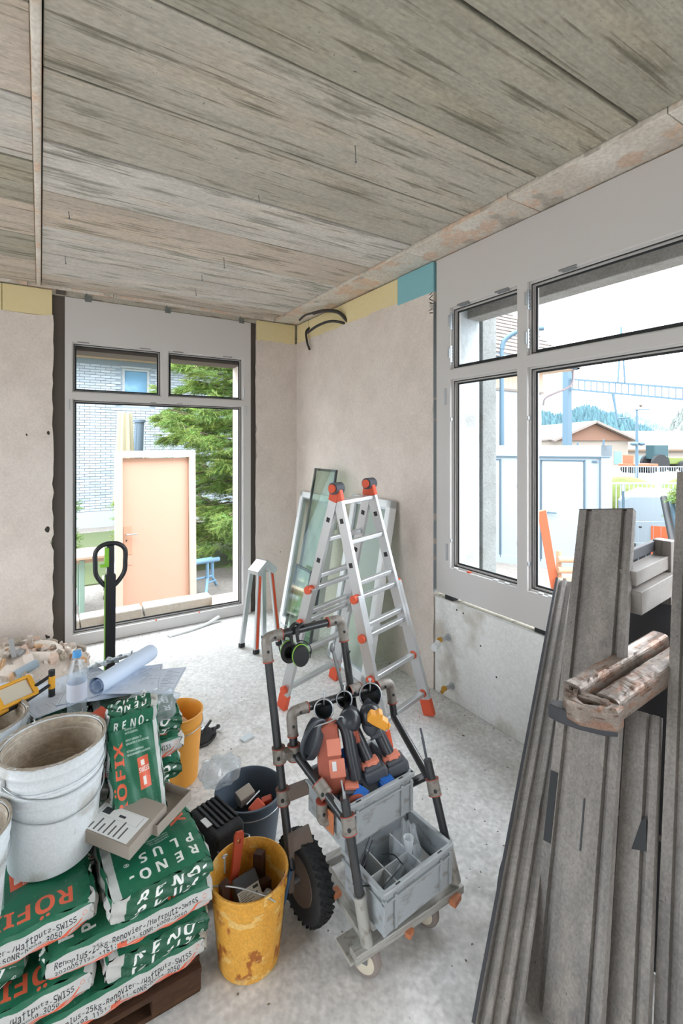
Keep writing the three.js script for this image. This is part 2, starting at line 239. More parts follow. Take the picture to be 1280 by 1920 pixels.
{
  const w = struct('window_1', 'tall light grey window frame with two top lights, no sashes', 'window');
  const op = [[0.22, 0.917, 2.085, 2.495], [0.972, 1.675, 2.085, 2.495], [0.22, 1.675, 0.098, 2.03]], pl = (g) => g.translate(0, 0, ZB - 0.012);
  frameSet(w, 0.168, 1.755, 0.004, 2.855, op, pl);
  mesh('panel_joint', bb(0.172, 1.75, 2.617, 2.6195, ZB - 0.014, ZB - 0.0113), M.gasket, w);
  for (const x of [0.335, 0.97, 1.66]) mesh('bracket', merge([rb(0.05, 0.052, 0.003, x, 2.862, ZB - 0.008, 0.001), rb(0.012, 0.06, 0.006, x - 0.012, 2.872, ZB - 0.006, 0.001), cyl(0.005, 0.005, 0.004, x + 0.01, 2.855, ZB - 0.005, 10, Math.PI / 2)]), M.bracket_grey, w, 'small grey fixing bracket on the top edge');
  for (const [x, y] of [[0.30, 2.497], [0.78, 2.497], [1.06, 2.497], [1.52, 2.497]]) mesh('hinge', rb(0.09, 0.008, 0.012, x, y, ZB - 0.012, 0.002), M.steel, w);
  for (const [x, y] of [[0.197, 1.98], [1.705, 1.99], [1.682, 2.16]]) mesh('hinge', rb(0.012, 0.09, 0.012, x, y, ZB - 0.01, 0.003), M.zinc, w);
  for (const y of [1.62, 1.3, 0.95, 0.55, 0.28]) for (const x of [0.223, 1.672]) mesh('striker_plate', rb(0.006, 0.05, 0.012, x, y, ZB - 0.03, 0.001), M.zinc, w);
  for (const x of [0.85, 1.08]) mesh('striker_plate', rb(0.05, 0.005, 0.012, x, 2.029, ZB - 0.03, 0.001), M.gasket, w);
  for (const x of [0.87, 1.25]) mesh('sill_plug', sphere(0.008, x, 0.097, ZB - 0.016), M.orange, w, 'small red plug');
}
{
  const w = struct('window_2', 'wide light grey window frame over the parapet, hinges without sashes', 'window');
  const op = [[-2.285, -1.765, 2.142, 2.545], [-2.285, -1.765, 0.853, 2.078], [-1.70, 0.55, 2.142, 2.545], [-1.70, 0.55, 0.853, 2.078], [0.62, 2.6, 2.142, 2.545], [0.62, 2.6, 0.853, 2.078]];
  const pl = (g) => g.rotateY(-Math.PI / 2).translate(XW + 0.012, 0, 0);     // x of the plan runs along z, room side faces -x
  frameSet(w, -2.412, 2.72, 0.668, 2.893, op, pl);
  mesh('panel_joint', bb(XW + 0.0113, XW + 0.014, 2.672, 2.6745, -2.41, 2.7), M.gasket, w);
  mesh('packer', [bb(XW + 0.01, XW + 0.06, 0.641, 0.667, -2.33, -2.26), bb(XW + 0.02, XW + 0.06, 0.641, 0.667, -1.66, -1.58)], M.gasket, w);
  const X = XW + 0.012;
  for (const [y, z] of [[2.46, -2.285], [2.245, -2.285], [2.45, -1.70], [2.235, -1.70]]) { const h = mesh('hinge', merge([rb(0.034, 0.11, 0.005, X + 0.014, y, z + 0.003, 0.002), rb(0.016, 0.07, 0.012, X - 0.004, y + 0.005, z - 0.005, 0.003)]), M.zinc, w, 'bare zinc hinge plate'); mesh('screw', [-.04, -.02, 0, .02, .04].map((k) => sphere(0.0025, X + 0.012, y + k, z + 0.006)), M.gasket, h); }
  for (const z of [-2.17, -1.87, -1.46, -0.7]) mesh('hinge', [rb(0.01, 0.01, 0.1, X - 0.002, 2.547, z, 0.003), rb(0.02, 0.006, 0.075, X + 0.012, 2.541, z, 0.002)], M.steel, w, 'top hinge');
  for (const [y, z] of [[1.97, -2.325], [0.95, -2.315]]) mesh('hinge', rb(0.014, 0.11, 0.014, X - 0.004, y, z, 0.004), M.zinc, w);
  for (const [y, z] of [[1.82, -2.283], [1.03, -2.283], [1.80, -1.698], [1.0, -1.698], [1.42, -1.767], [1.1, -1.767]]) mesh('striker_plate', rb(0.02, 0.022, 0.008, X + 0.012, y, z, 0.002), M.zinc, w);
  for (const [z, m] of [[-2.24, 'white_plastic'], [-2.13, 'orange'], [-1.92, 'white_plastic'], [-1.84, 'white_plastic'], [-1.62, 'white_plastic'], [-1.56, 'white_plastic']]) mesh('sill_plug', rb(0.014, 0.008, 0.03, X + 0.008, 0.858, z, 0.002), M[m], w);
  mesh('sill_plug', rb(0.014, 0.01, 0.03, X + 0.008, 0.858, -1.47, 0.002), std('plug_blue', 0x2f7fc2, 0.4), w);
}
// the rest of the room behind the camera, with the openings its light comes from
{
  const w = struct('wall_left', 'plastered side wall with a wide opening', 'wall');
  mesh('masonry', muv(merge([bb(-3.6, -3.2, 0, 3.2, -4.86, -3.4), bb(-3.6, -3.2, 0, 3.2, 0.2, 3.6), bb(-3.6, -3.2, 0, 0.1, -3.4, 0.2), bb(-3.6, -3.2, 2.75, 3.2, -3.4, 0.2)]), 0.8), M.plaster_white, w);
  const r = struct('wall_rear', 'plastered rear wall with a wide opening', 'wall');
  mesh('masonry', muv(merge([bb(-3.6, -2.4, 0, 3.2, 3.3, 3.6), bb(-1.2, 2.6, 0, 3.2, 3.3, 3.6), bb(-2.4, -1.2, 2.2, 3.2, 3.3, 3.6)]), 0.8), M.plaster_white, r);
}
// taps on the parapet
{
  const a = thing('pipe_stub', 'white capped pipe stub with brass fitting on the parapet below the wide window', 'pipe', [XW, 0.4, -2.29]);
  mesh('wall_elbow', [rod([0, 0, 0], [-0.07, 0, 0], 0.012), cyl(0.024, 0.024, 0.006, -0.003, 0, 0, 20, 0, Math.PI / 2)], M.zinc, a);
  mesh('nut', [cyl(0.017, 0.017, 0.02, -0.075, 0, 0.0, 6, 0, Math.PI / 2), rod([-0.075, 0, 0], [-0.10, -0.015, 0.01], 0.014)], M.brass, a);
  mesh('cap', [rod([-0.095, -0.012, 0.008], [-0.155, -0.03, 0.03], 0.020, 0.019, 18), rod([-0.135, -0.022, 0.02], [-0.14, -0.024, 0.023], 0.023, 0.023, 18)], M.white_plastic, a);
  const b = thing('pipe_stub', 'short brass tipped pipe stub low on the parapet near the skirting', 'pipe', [XW, 0.10, -2.255]);
  mesh('wall_elbow', [rod([0, 0, 0], [-0.06, 0, 0], 0.012), cyl(0.022, 0.022, 0.006, -0.003, 0, 0, 20, 0, Math.PI / 2)], M.zinc, b);
  mesh('nut', [cyl(0.017, 0.017, 0.022, -0.07, 0, 0, 6, 0, Math.PI / 2), rod([-0.07, 0, 0], [-0.10, -0.01, 0.01], 0.012)], M.brass, b);
}
// cables hanging out of the corner
{
  const c = thing('conduit_bundle', 'black cut conduits sticking out above the plaster in the ceiling corner', 'cable', [2.27, 2.72, -3.52]);
  mesh('conduit', tube([[0, 0, 0], [-0.06, 0.09, -0.06], [-0.12, 0.13, -0.2], [-0.16, 0.135, -0.34]], 0.016, 30, 10), M.cable, c);
  mesh('conduit', tube([[-0.15, 0.135, -0.30], [-0.2, 0.13, -0.42], [-0.22, 0.10, -0.5]], 0.010, 20, 10), M.cable, c);
  mesh('conduit', tube([[0.0, -0.01, -0.02], [-0.08, 0.03, -0.14], [-0.14, 0.015, -0.28], [-0.18, -0.03, -0.42]], 0.012, 30, 10), M.cable, c);
  mesh('conduit', tube([[0.0, 0.10, -0.68], [-0.045, 0.06, -0.69], [-0.055, -0.06, -0.66], [-0.06, -0.14, -0.6]], 0.011, 30, 10), M.cable, c);
}
// ================= OUTSIDE =================
const G = -0.5;
std('paving', 0x948f8a, 0.9, { map: rep(T.floor, 0.25, 0.25) });
std('grass', 0x4f5939, 0.95);
std('brick_white', 0xa1a9af, 0.85);
std('mortar', 0x808b94, 0.95);
std('render_white', 0x9ba1a5, 0.85);
std('door_peach', 0xcca48f, 0.6);
std('door_frame_peach', 0xcdb8a8, 0.6);
std('steel_blue', 0x6f93ae, 0.5);
std('glass_dark', 0x6e96b4, 0.08, { metalness: 0.2 });
std('bark', 0x54443a, 0.95);
std('needle', 0x66803f, 0.8);
std('stone', 0xaaa59d, 0.9, { map: T.dirt, bumpMap: T.fine, bumpScale: 0.006 });
std('tile_roof', 0x7d7570, 0.85);
std('board_tan', 0xbda591, 0.85);
std('galv', 0x4d6473, 0.55, { metalness: 0.3 });
std('container_white', 0x929ea7, 0.5);
std('orange_mesh', 0xc05f38, 0.7);
{
  const g = struct('ground', 'pale paved ground outside the windows', 'ground');
  mesh('paving', muv(bb(-60, 400, G - 0.3, G, -330, 60)), M.paving, g);
  mesh('outer_terrace', muv(bb(-4, 2.6, G, -0.02, -5.3, -4.53)), M.concrete_pale, g);
  mesh('lawn', muv(bb(-6, 7, G, G + 0.02, -13.2, -8.3)), M.grass, g);
  mesh('lawn', muv(bb(20, 40, G, G + 0.02, -22, -4)), M.grass, g);
  mesh('road', muv(bb(24, 90, G + 0.02, G + 0.03, -30, -6)), M.paving, g);
}
// kerb stones along the terrace edge
for (const [i, x0, x1, l] of [[0, -0.35, 0.30, 'rough stone kerb block at the left jamb outside the tall window'], [1, 0.31, 0.84, 'pale stone kerb block in front of the leaning door'], [2, 0.86, 1.52, 'rightmost pale stone kerb block outside the tall window']]) single('kerb_stone', muv(warp(new RoundedBoxGeometry(x1 - x0, 0.09, 0.2, 4, 0.015).translate((x0 + x1) / 2, 0.025 + i * 0.002, -5.06), 0.004, 25, i)), M.stone, l, 'kerb');
// white brick house behind
{
  const h = thing('brick_house', 'white brick house wall behind the leaning door', 'building', [0, G, -14.1]);
  mesh('wall', muv(merge([bb(-8, 1.87, 0.35, 5.6, -0.3, -0.02), bb(2.56, 6.2, 0.35, 5.6, -0.3, -0.02), bb(1.87, 2.56, 4.23, 5.6, -0.3, -0.02), bb(1.87, 2.56, 0.35, 3.2, -0.3, -0.02)])), M.mortar, h);
  mesh('plinth', muv(bb(-8, 6.2, 0, 0.42, -0.3, 0.02)), M.render_white, h);
  const geo = new THREE.BoxGeometry(0.235, 0.058, 0.03), spots = [];
  for (let r = 0; r < 55; r++) for (let k = 0; k < 30; k++) { const x = -1.5 + k * 0.247 + (r & 1 ? 0.12 : 0), y = 0.46 + r * 0.07; if (y > 4.35) continue; if (x > 1.75 && x < 2.68 && y > 3.15 && y < 4.27) continue; spots.push([x, y]); }
  const im = new THREE.InstancedMesh(geo, M.brick_white, spots.length), mt = new THREE.Matrix4(), col = new THREE.Color(); im.name = 'brick'; im.userData.kind = 'stuff';
  spots.forEach(([x, y], i) => { im.setMatrixAt(i, mt.makeTranslation(x, y, -0.012 + rr(-0.003, 0.003))); const k = rr(0.78, 1.05); im.setColorAt(i, col.setRGB(k * rr(0.95, 1), k, k * rr(1, 1.06))); }); h.add(im);
  const w = mesh('window_frame', [bb(1.87, 1.93, 3.2, 4.23, -0.12, -0.03), bb(2.5, 2.56, 3.2, 4.23, -0.12, -0.03), bb(1.93, 2.5, 4.17, 4.23, -0.12, -0.03), bb(1.93, 2.5, 3.2, 3.26, -0.12, -0.03), bb(1.82, 2.6, 4.23, 4.28, -0.1, 0.03)], M.render_white, h); mesh('pane', bb(1.93, 2.5, 3.26, 4.17, -0.1, -0.085), M.glass_dark, w);
  mesh('eave_board', [bb(-8, 6.2, 4.42, 4.47, -0.05, 0.1), bb(-8, 6.2, 4.5, 4.72, -0.05, 0.22)], M.board_tan, h, 'beige boarded eave');
  for (let k = 0; k < 30; k++) mesh('fascia_board', rb(0.29, 0.24, 0.02, -2 + k * 0.3, 4.62, 0.23, 0.004), M.board_tan, h);
  mesh('roof', bx(14.6, 0.12, 5, -1.0, 5.5, -1.6, 0, 0.42), M.tile_roof, h);
}
// leaning door in its frame
{
  const d = thing('door_in_frame', 'peach painted door in a pale frame standing outside the tall window', 'door', [1.29, G, -6.6]); d.rotation.x = -0.03;
  const f = [bb(-0.495, -0.415, 0, 2.08, -0.06, 0.06), bb(0.415, 0.495, 0, 2.08, -0.06, 0.06), bb(-0.415, 0.415, 1.995, 2.08, -0.06, 0.06), bb(-0.415, 0.415, 0.0, 0.05, -0.06, 0.04)];
  mesh('frame', f.map((g) => g), M.door_frame_peach, d, 'pale cream door frame');
  const l = mesh('leaf', muv(rb(0.82, 1.93, 0.045, 0, 1.02, -0.02, 0.004)), M.door_peach, d, 'peach door leaf');
  mesh('lock_plate', rb(0.10, 0.36, 0.006, -0.35, 0.94, 0.006, 0.002), std('lock_plate_m', 0xc4987f, 0.6), l); mesh('patch_plate', rb(0.11, 0.12, 0.004, -0.345, 0.69, 0.005, 0.002), M.door_peach, l);
  mesh('handle', [rod([-0.365, 1.02, 0.005], [-0.365, 1.02, 0.055], 0.009), rod([-0.37, 1.02, 0.05], [-0.24, 1.02, 0.05], 0.008)], M.zinc, d); mesh('keyhole', [cyl(0.008, 0.008, 0.004, -0.365, 0.945, 0.01, 12, Math.PI / 2), bx(0.005, 0.016, 0.004, -0.365, 0.935, 0.01)], M.gasket, d);
}
// closed parasol and dark tube beside it
{
  const p = thing('closed_parasol', 'cream closed parasol behind the leaning door', 'parasol', [1.23, G, -9.0]);
  mesh('pole', rod([0, 0, 0], [0, 2.7, 0], 0.03), M.zinc, p); mesh('base', cyl(0.3, 0.28, 0.1, 0, 0.05, 0, 24), M.stone, p);
  const g = new THREE.CylinderGeometry(0.10, 0.16, 1.5, 40, 12, true), a = g.attributes.position; for (let i = 0; i < a.count; i++) { const th = Math.atan2(a.getZ(i), a.getX(i)), k = 1 + 0.22 * Math.sin(th * 7); a.setX(i, a.getX(i) * k); a.setZ(i, a.getZ(i) * k); } g.computeVertexNormals();
  mesh('canopy', g.translate(0, 1.95, 0), std('parasol_cloth', 0x9d9780, 0.9), p);
  const t = thing('closed_parasol', 'slim blue grey closed parasol sleeve behind the leaning door', 'parasol', [1.6, G, -10.0]);
  mesh('sleeve', [rod([-0.06, 0.3, 0], [0.03, 2.62, 0], 0.10, 0.085, 20), cyl(0.11, 0.11, 0.05, 0.03, 2.62, 0, 20), rod([-0.12, 0.3, 0.06], [-0.03, 2.55, 0.05], 0.02)], std('sleeve_blue', 0x586876, 0.7), t); mesh('base', cyl(0.28, 0.26, 0.1, -0.07, 0.05, 0, 24), M.stone, t);
}
// bench table at the left
{
  const b = thing('garden_table', 'wooden garden table with pale green legs outside at the left', 'table', [0.3, G, -7.15]);
  for (let k = 0; k < 4; k++) mesh('board', muv(rb(1.2, 0.035, 0.15, -0.15, 0.72, 0.2 - k * 0.16, 0.005)), M.board_tan, b);
  mesh('apron', [bb(-0.7, 0.4, 0.64, 0.70, 0.15, 0.18), bb(-0.7, 0.4, 0.64, 0.70, -0.26, -0.23)], M.board_tan, b);
  for (const [x, z] of [[0.15, 0.16], [0.15, -0.24], [-0.6, 0.16], [-0.6, -0.24]]) mesh('leg', rb(0.06, 0.68, 0.06, x, 0.34, z, 0.005), std('leg_green', 0x93b0a4, 0.7), b);
  const s = thing('stone_block', 'grey stacked paver pile under the garden table', 'pavers', [0.98, G, -7.6]);
  for (let k = 0; k < 4; k++) mesh('paver', rb(0.45, 0.06, 0.35, rr(-.02, .02), 0.031 + k * 0.065, rr(-.02, .02), 0.005, rr(-.05, .05)), M.stone, s);
}
// blue steel trestle
{
  const s = thing('steel_trestle', 'light blue steel trestle beside the leaning door', 'trestle', [2.05, G, -7.05], 0.15);
  mesh('top_rail', [rod([-0.45, 0.46, 0.04], [0.2, 0.46, 0.04], 0.032), rod([-0.45, 0.46, -0.04], [0.12, 0.46, -0.04], 0.03)], M.steel_blue, s);
  for (const [x, z, dx, dz] of [[0.02, 0.03, -0.12, 0.2], [0.12, -0.02, 0.16, -0.2], [-0.4, 0.03, -0.12, 0.2], [-0.4, -0.02, 0.1, -0.2]]) mesh('leg', [rod([x, 0.45, z], [x, 0.18, z], 0.024), rod([x, 0.2, z], [x + dx, 0.01, z + dz], 0.022)], M.steel_blue, s);
  mesh('brace', [rod([-0.4, 0.2, 0], [0.1, 0.22, 0], 0.015), rod([0.02, 0.14, 0.05], [0.2, 0.12, -0.08], 0.014)], M.steel_blue, s);
}
// conifers: trunk, limbs and sprays of needles
function sprayGeo() {
  const pos = [], L = 0.2; const add = (a, d, w, l) => { const s = V(d.y, -d.x, d.z * 0.3 + 0.2).cross(d).normalize().multiplyScalar(w), e = a.clone().addScaledVector(d, l); pos.push(a.x - s.x, a.y - s.y, a.z - s.z, a.x + s.x, a.y + s.y, a.z + s.z, e.x, e.y, e.z); };
  for (let k = 0; k < 34; k++) { const t = k / 34, a = V(0, -0.03 * t * t, t * L), th = k * 2.4; add(a, V(Math.cos(th), Math.sin(th) * 0.8, 0.75).normalize(), 0.004, 0.045 * (1 - 0.3 * t)); }
  for (let k = 0; k < 20; k++) { const t = k / 20; for (const s of [-1, 1]) { const a = V(s * 0.08 * t, -0.012 * t, 0.05 + 0.09 * t), th = k * 2.4; add(a, V(s * 0.5 + 0.6 * Math.cos(th), 0.6 * Math.sin(th), 0.6).normalize(), 0.004, 0.038); } }
  const g = new THREE.BufferGeometry(); g.setAttribute('position', new THREE.Float32BufferAttribute(pos, 3)); g.computeVertexNormals(); g.setAttribute('uv', new THREE.Float32BufferAttribute(new Float32Array(pos.length / 3 * 2), 2)); return g;
}
const spray = sprayGeo();
function conifer(label, pos, H, R, n, s0, dens) {
  seed = s0; const t = thing('conifer_tree', label, 'tree', pos), limbs = [], M4 = [], cols = [], c = new THREE.Color(), up = V(0, 1, 0);
  mesh('trunk', rod([0, 0, 0], [0, H, 0], 0.11, 0.02, 12), M.bark, t);
  for (let k = 0; k < n; k++) {
    const h = H * (0.04 + 0.93 * (k + rnd()) / n), az = rr(0, 6.283), len = R * (1.12 - h / H) * rr(0.65, 1.25), dr = rr(-0.35, 0.1); const p0 = V(0, h, 0), d = V(Math.cos(az), dr, Math.sin(az));
    const at = (u) => p0.clone().addScaledVector(d, len * u).add(V(0, 0.16 * len * u * u, 0)); limbs.push(tube([0, 0.5, 1].map((u) => at(u).toArray()), 0.012, 6, 5));
    for (let j = 0; j < len * dens; j++) {
      const u = Math.pow(rnd(), 0.7), side = rr(-1, 1) * 0.33 * len * (1.1 - u), p = at(u).add(V(-Math.sin(az) * side, rr(-0.10, 0.03), Math.cos(az) * side));
      const dir = V(Math.cos(az + rr(-0.9, 0.9)), rr(-0.55, 0.25), Math.sin(az + rr(-0.9, 0.9))).normalize(), m = new THREE.Matrix4(), x = up.clone().cross(dir).normalize(), y = dir.clone().cross(x), s = rr(0.75, 1.35);
      m.makeBasis(x.multiplyScalar(s), y.multiplyScalar(s), dir.multiplyScalar(s)).setPosition(p); M4.push(m); const g = rr(0.75, 1.35); cols.push(c.setRGB(g * rr(0.85, 1.25), g, g * rr(0.7, 1.1)).clone());
    }
  }
  mesh('limb', limbs, M.bark, t); const im = new THREE.InstancedMesh(spray, M.needle, M4.length); im.name = 'needles'; im.userData.kind = 'stuff'; M4.forEach((m, i) => { im.setMatrixAt(i, m); im.setColorAt(i, cols[i]); }); t.add(im); return t;
}
conifer('large green fir tree behind the blue trestle', [3.3, G, -8.75], 7.2, 2.1, 150, 71, 75);
conifer('green conifer at the right edge of the wide window', [8.25, G, -2.85], 5.0, 0.62, 90, 72, 48);
{
  const s = thing('garden_shrub', 'small dark shrub at the left edge of the tall window', 'shrub', [0.12, G, -9.5]); const im = new THREE.InstancedMesh(spray, M.needle, 220); im.name = 'leaves'; im.userData.kind = 'stuff'; const m = new THREE.Matrix4(), e = new THREE.Euler(); for (let i = 0; i < 220; i++) { const a = rr(0, 6.28), r = 0.45 * Math.sqrt(rnd()); m.makeRotationFromEuler(e.set(rr(-1.2, 0.2), rr(0, 6.28), 0)).setPosition(Math.cos(a) * r, rr(0.2, 1.5), Math.sin(a) * r); im.setMatrixAt(i, m); } s.add(im); mesh('stem', [rod([0, 0, 0], [0.1, 1.2, 0], 0.02), rod([0, 0, 0], [-0.15, 1.1, 0.1], 0.015)], M.bark, s);
}
// fin wall and beam outside the wide window
{
  const f = thing('concrete_fin', 'grey concrete fin wall with a dark groove outside the wide window', 'wall', [2.6, G, -2.62]);
  mesh('inner_slab', muv(rb(0.34, 3.6, 0.25, 0.0, 1.8, 0, 0.006)), std('fin_pale', 0xb9c2c8, 0.85, { map: T.dirt, bumpMap: T.fine, bumpScale: 0.002 }), f, 'pale smooth slab');
  mesh('groove', bb(0.17, 0.205, 0, 3.6, -0.12, 0.09), M.dark_timber, f); mesh('outer_slab', muv(rb(0.15, 3.6, 0.25, 0.28, 1.8, 0, 0.006), 1), std('fin_grey', 0x9aa0a1, 0.9, { map: T.floor, bumpMap: T.fine, bumpScale: 0.003 }), f, 'rough grey slab');
  const b = single('concrete_beam', muv(rb(0.14, 0.36, 6.2, 2.71, 2.75, 0.61, 0.006)), std('beam_grey', 0xa9a8a6, 0.9, { map: T.floor }), 'grey concrete beam running across outside the wide window', 'beam');
}
// white site container with doors
{
  const c = thing('site_container', 'white site container with plain doors outside the wide window', 'container', [8.02, G, -4.42]); c.rotation.y = 0.5;
  // local -z runs along the front to the left, front faces -x
  mesh('body', [bb(0, 2.3, 0, 2.13, -3.1, 0), bb(-0.03, 2.33, 1.96, 2.15, -3.13, 0.03), bb(-0.03, 0.1, 0, 2.15, -0.13, 0.03), bb(-0.03, 0.1, 0, 0.14, -3.1, 0)], M.container_white, c);
  for (const [z0, z1] of [[-1.05, -0.40], [-2.62, -1.78]]) { const d = mesh('door', rb(0.03, 1.75, z1 - z0, -0.008, 1.0, (z0 + z1) / 2, 0.006), M.container_white, c); mesh('door_trim', [bb(-0.03, 0, 1.88, 1.9, z0 - 0.03, z1 + 0.03), bb(-0.03, 0, 0.1, 1.9, z0 - 0.03, z0 - 0.015), bb(-0.03, 0, 0.1, 1.9, z1 + 0.015, z1 + 0.03)], M.galv, d); mesh('handle', [rod([-0.02, 0.98, z0 + 0.1], [-0.09, 0.98, z0 + 0.1], 0.012), rod([-0.08, 0.98, z0 + 0.1], [-0.08, 0.98, z0 + 0.24], 0.012)], M.galv, d); }
  mesh('edge_strip', [bb(-0.034, -0.028, 1.94, 1.955, -3.1, 0), bb(-0.034, -0.028, 0, 1.94, -0.16, -0.145)], M.galv, c); mesh('maker_plate', bb(-0.02, -0.012, 1.86, 1.89, -0.27, -0.19), M.galv, c);
  for (const [z, h] of [[-0.1, 0.1], [-0.5, 0.05]]) mesh('corner_fitting', rb(0.05, h, 0.03, 0.3, 2.15 + h / 2, z, 0.004), M.galv, c);
}
// brick house with tiled roof behind the container
{
  const h = thing('tiled_house', 'house with tiled hip roof and wooden frieze behind the container', 'building', [12.35, G, -8.8]);
  mesh('wall', muv(bb(-5, 0, 0, 3.72, -4.6, 0)), M.render_white, h); mesh('frieze_backing', bb(-5, 0.03, 3.7, 4.24, -4.6, 0.02), M.board_tan, h);
  for (let k = 0; k < 14; k++) mesh('frieze_board', rb(0.145, 0.52, 0.02, -0.05 - k * 0.15, 3.96, 0.03, 0.003), M.board_tan, h);
  mesh('sill_line', bb(-5, 0.05, 3.64, 3.7, -4.6, 0.05), M.tile_roof, h);
  mesh('soffit', [bb(-5.5, 0.68, 4.3, 4.34, -5.2, 0.62)], M.board_tan, h); mesh('gutter', [bb(-5.5, 0.78, 4.33, 4.45, 0.58, 0.7), bb(0.66, 0.78, 4.33, 4.45, -5.2, 0.7)], M.galv, h);
  const rp = [[-5.6, 4.4, 0.68], [0.75, 4.4, 0.68], [0.75, 4.4, -5.2], [-5.6, 4.4, -5.2], [-2.9, 7.9, -2.2], [-2.1, 7.9, -2.2]], id = [0, 1, 5, 0, 5, 4, 1, 2, 5, 2, 3, 4, 2, 4, 5, 3, 0, 4], rg = new THREE.BufferGeometry(); rg.setAttribute('position', new THREE.Float32BufferAttribute(id.flatMap((i) => rp[i]), 3)); rg.computeVertexNormals(); mesh('roof', rg, M.tile_roof, h);
  const tg = new THREE.BoxGeometry(0.24, 0.025, 0.24).rotateX(0.7), sp = []; for (let r = 0; r < 26; r++) { const u = r / 26, y = 4.44 + u * 3.5, z = 0.66 - u * 2.88, xa = -4.6, xb = 0.75 - u * 2.85; for (let x = xb - 0.12; x > xa; x -= 0.25) sp.push([x + (r & 1 ? 0.0 : 0.06), y, z]); }
  const im = new THREE.InstancedMesh(tg, M.tile_roof, sp.length), m = new THREE.Matrix4(), col = new THREE.Color(); im.name = 'roof_tile'; im.userData.kind = 'stuff'; sp.forEach((p, i) => { im.setMatrixAt(i, m.makeTranslation(...p)); const k = rr(0.8, 1.2); im.setColorAt(i, col.setRGB(k, k, k)); }); h.add(im);
  mesh('downpipe', tube([[0.6, 4.33, 0.6], [0.6, 4.0, 0.6], [0.55, 3.85, 0.54], [0.06, 3.5, 0.08], [0.03, 3.3, 0.05]], 0.035, 30, 10), std('pipe_brown', 0x7d7478, 0.6), h);
}
{
  const l = thing('street_lamp', 'pale street lamp with curved head in front of the tiled roof', 'lamp', [9.55, G, -7.9]);
  mesh('pole', rod([0, 0, 0], [0, 4.55, 0], 0.07, 0.05), M.galv, l); mesh('head', tube([[0, 4.5, 0], [0.05, 4.72, 0.05], [0.35, 4.95, 0.3], [0.75, 4.98, 0.62]], 0.06, 20, 10).scale(1, 1, 1), M.galv, l);
  const p = thing('street_lamp', 'slim grey lamp post with flat head and floodlights before the far building', 'lamp', [31.5, G, -15.7]);
  mesh('pole', rod([0, 0, 0], [0, 4.35, 0], 0.10, 0.07), M.galv, p); mesh('head', [rb(0.9, 0.06, 0.2, 0.3, 4.36, 0.15, 0.02, -0.5)], M.galv, p); mesh('floodlight', [sphere(0.22, -0.35, 2.25, 0, 1, 0.6, 1), sphere(0.22, 0.35, 2.25, 0.1, 1, 0.6, 1), rod([-0.35, 2.3, 0], [0.35, 2.3, 0.1], 0.03)], M.galv, p);
}
// railway gantry
{
  const r = thing('railway_gantry', 'pale steel railway gantry of mast and lattice girder', 'gantry', [37.09, G, -24]);
  mesh('mast', [rb(0.62, 8.4, 0.5, 0, 4.2, 0, 0.03)], M.galv, r); const dx = 3.6, dz = 7.0, dy = -1.25;
  const gp = (u, y) => [dx * u, 7.25 + dy * u + y, dz * u]; mesh('girder', [bar(gp(0, 0.42), gp(1.25, 0.42), 0.1, 0.16), bar(gp(0, -0.42), gp(1.25, -0.42), 0.1, 0.16)], M.galv, r);
  for (let k = 0; k < 22; k++) mesh('lattice', bar(gp(k / 18, -0.42), gp(k / 18, 0.42), 0.07, 0.07, [1, 0, 0]), M.galv, r);
  mesh('drop_arm', [rod(gp(0.42, -0.4), [dx * 0.46, 4.2, dz * 0.46], 0.12, 0.07), rod([dx * 0.46, 4.3, dz * 0.46], [dx * 0.46 + 0.8, 4.35, dz * 0.46 + 0.5], 0.05)], M.galv, r); for (const u of [0.66, 1.05]) mesh('insulator', [rod(gp(u, -0.4), gp(u, -1.1), 0.03), sphere(0.12, ...gp(u, -1.2))], M.dark_timber, r);
  mesh('spire', [rod([dx * 0.42 - 0.3, 7.1, dz * 0.5], [dx * 0.47, 11.5, dz * 0.5], 0.07), rod([dx * 0.42 + 0.35, 7.1, dz * 0.5 + 0.2], [dx * 0.47, 11.5, dz * 0.5], 0.07)], M.galv, r); mesh('mast', [rb(0.5, 7, 0.4, dx * 1.2, 3.0, dz * 1.2, 0.03)], M.galv, r);
}
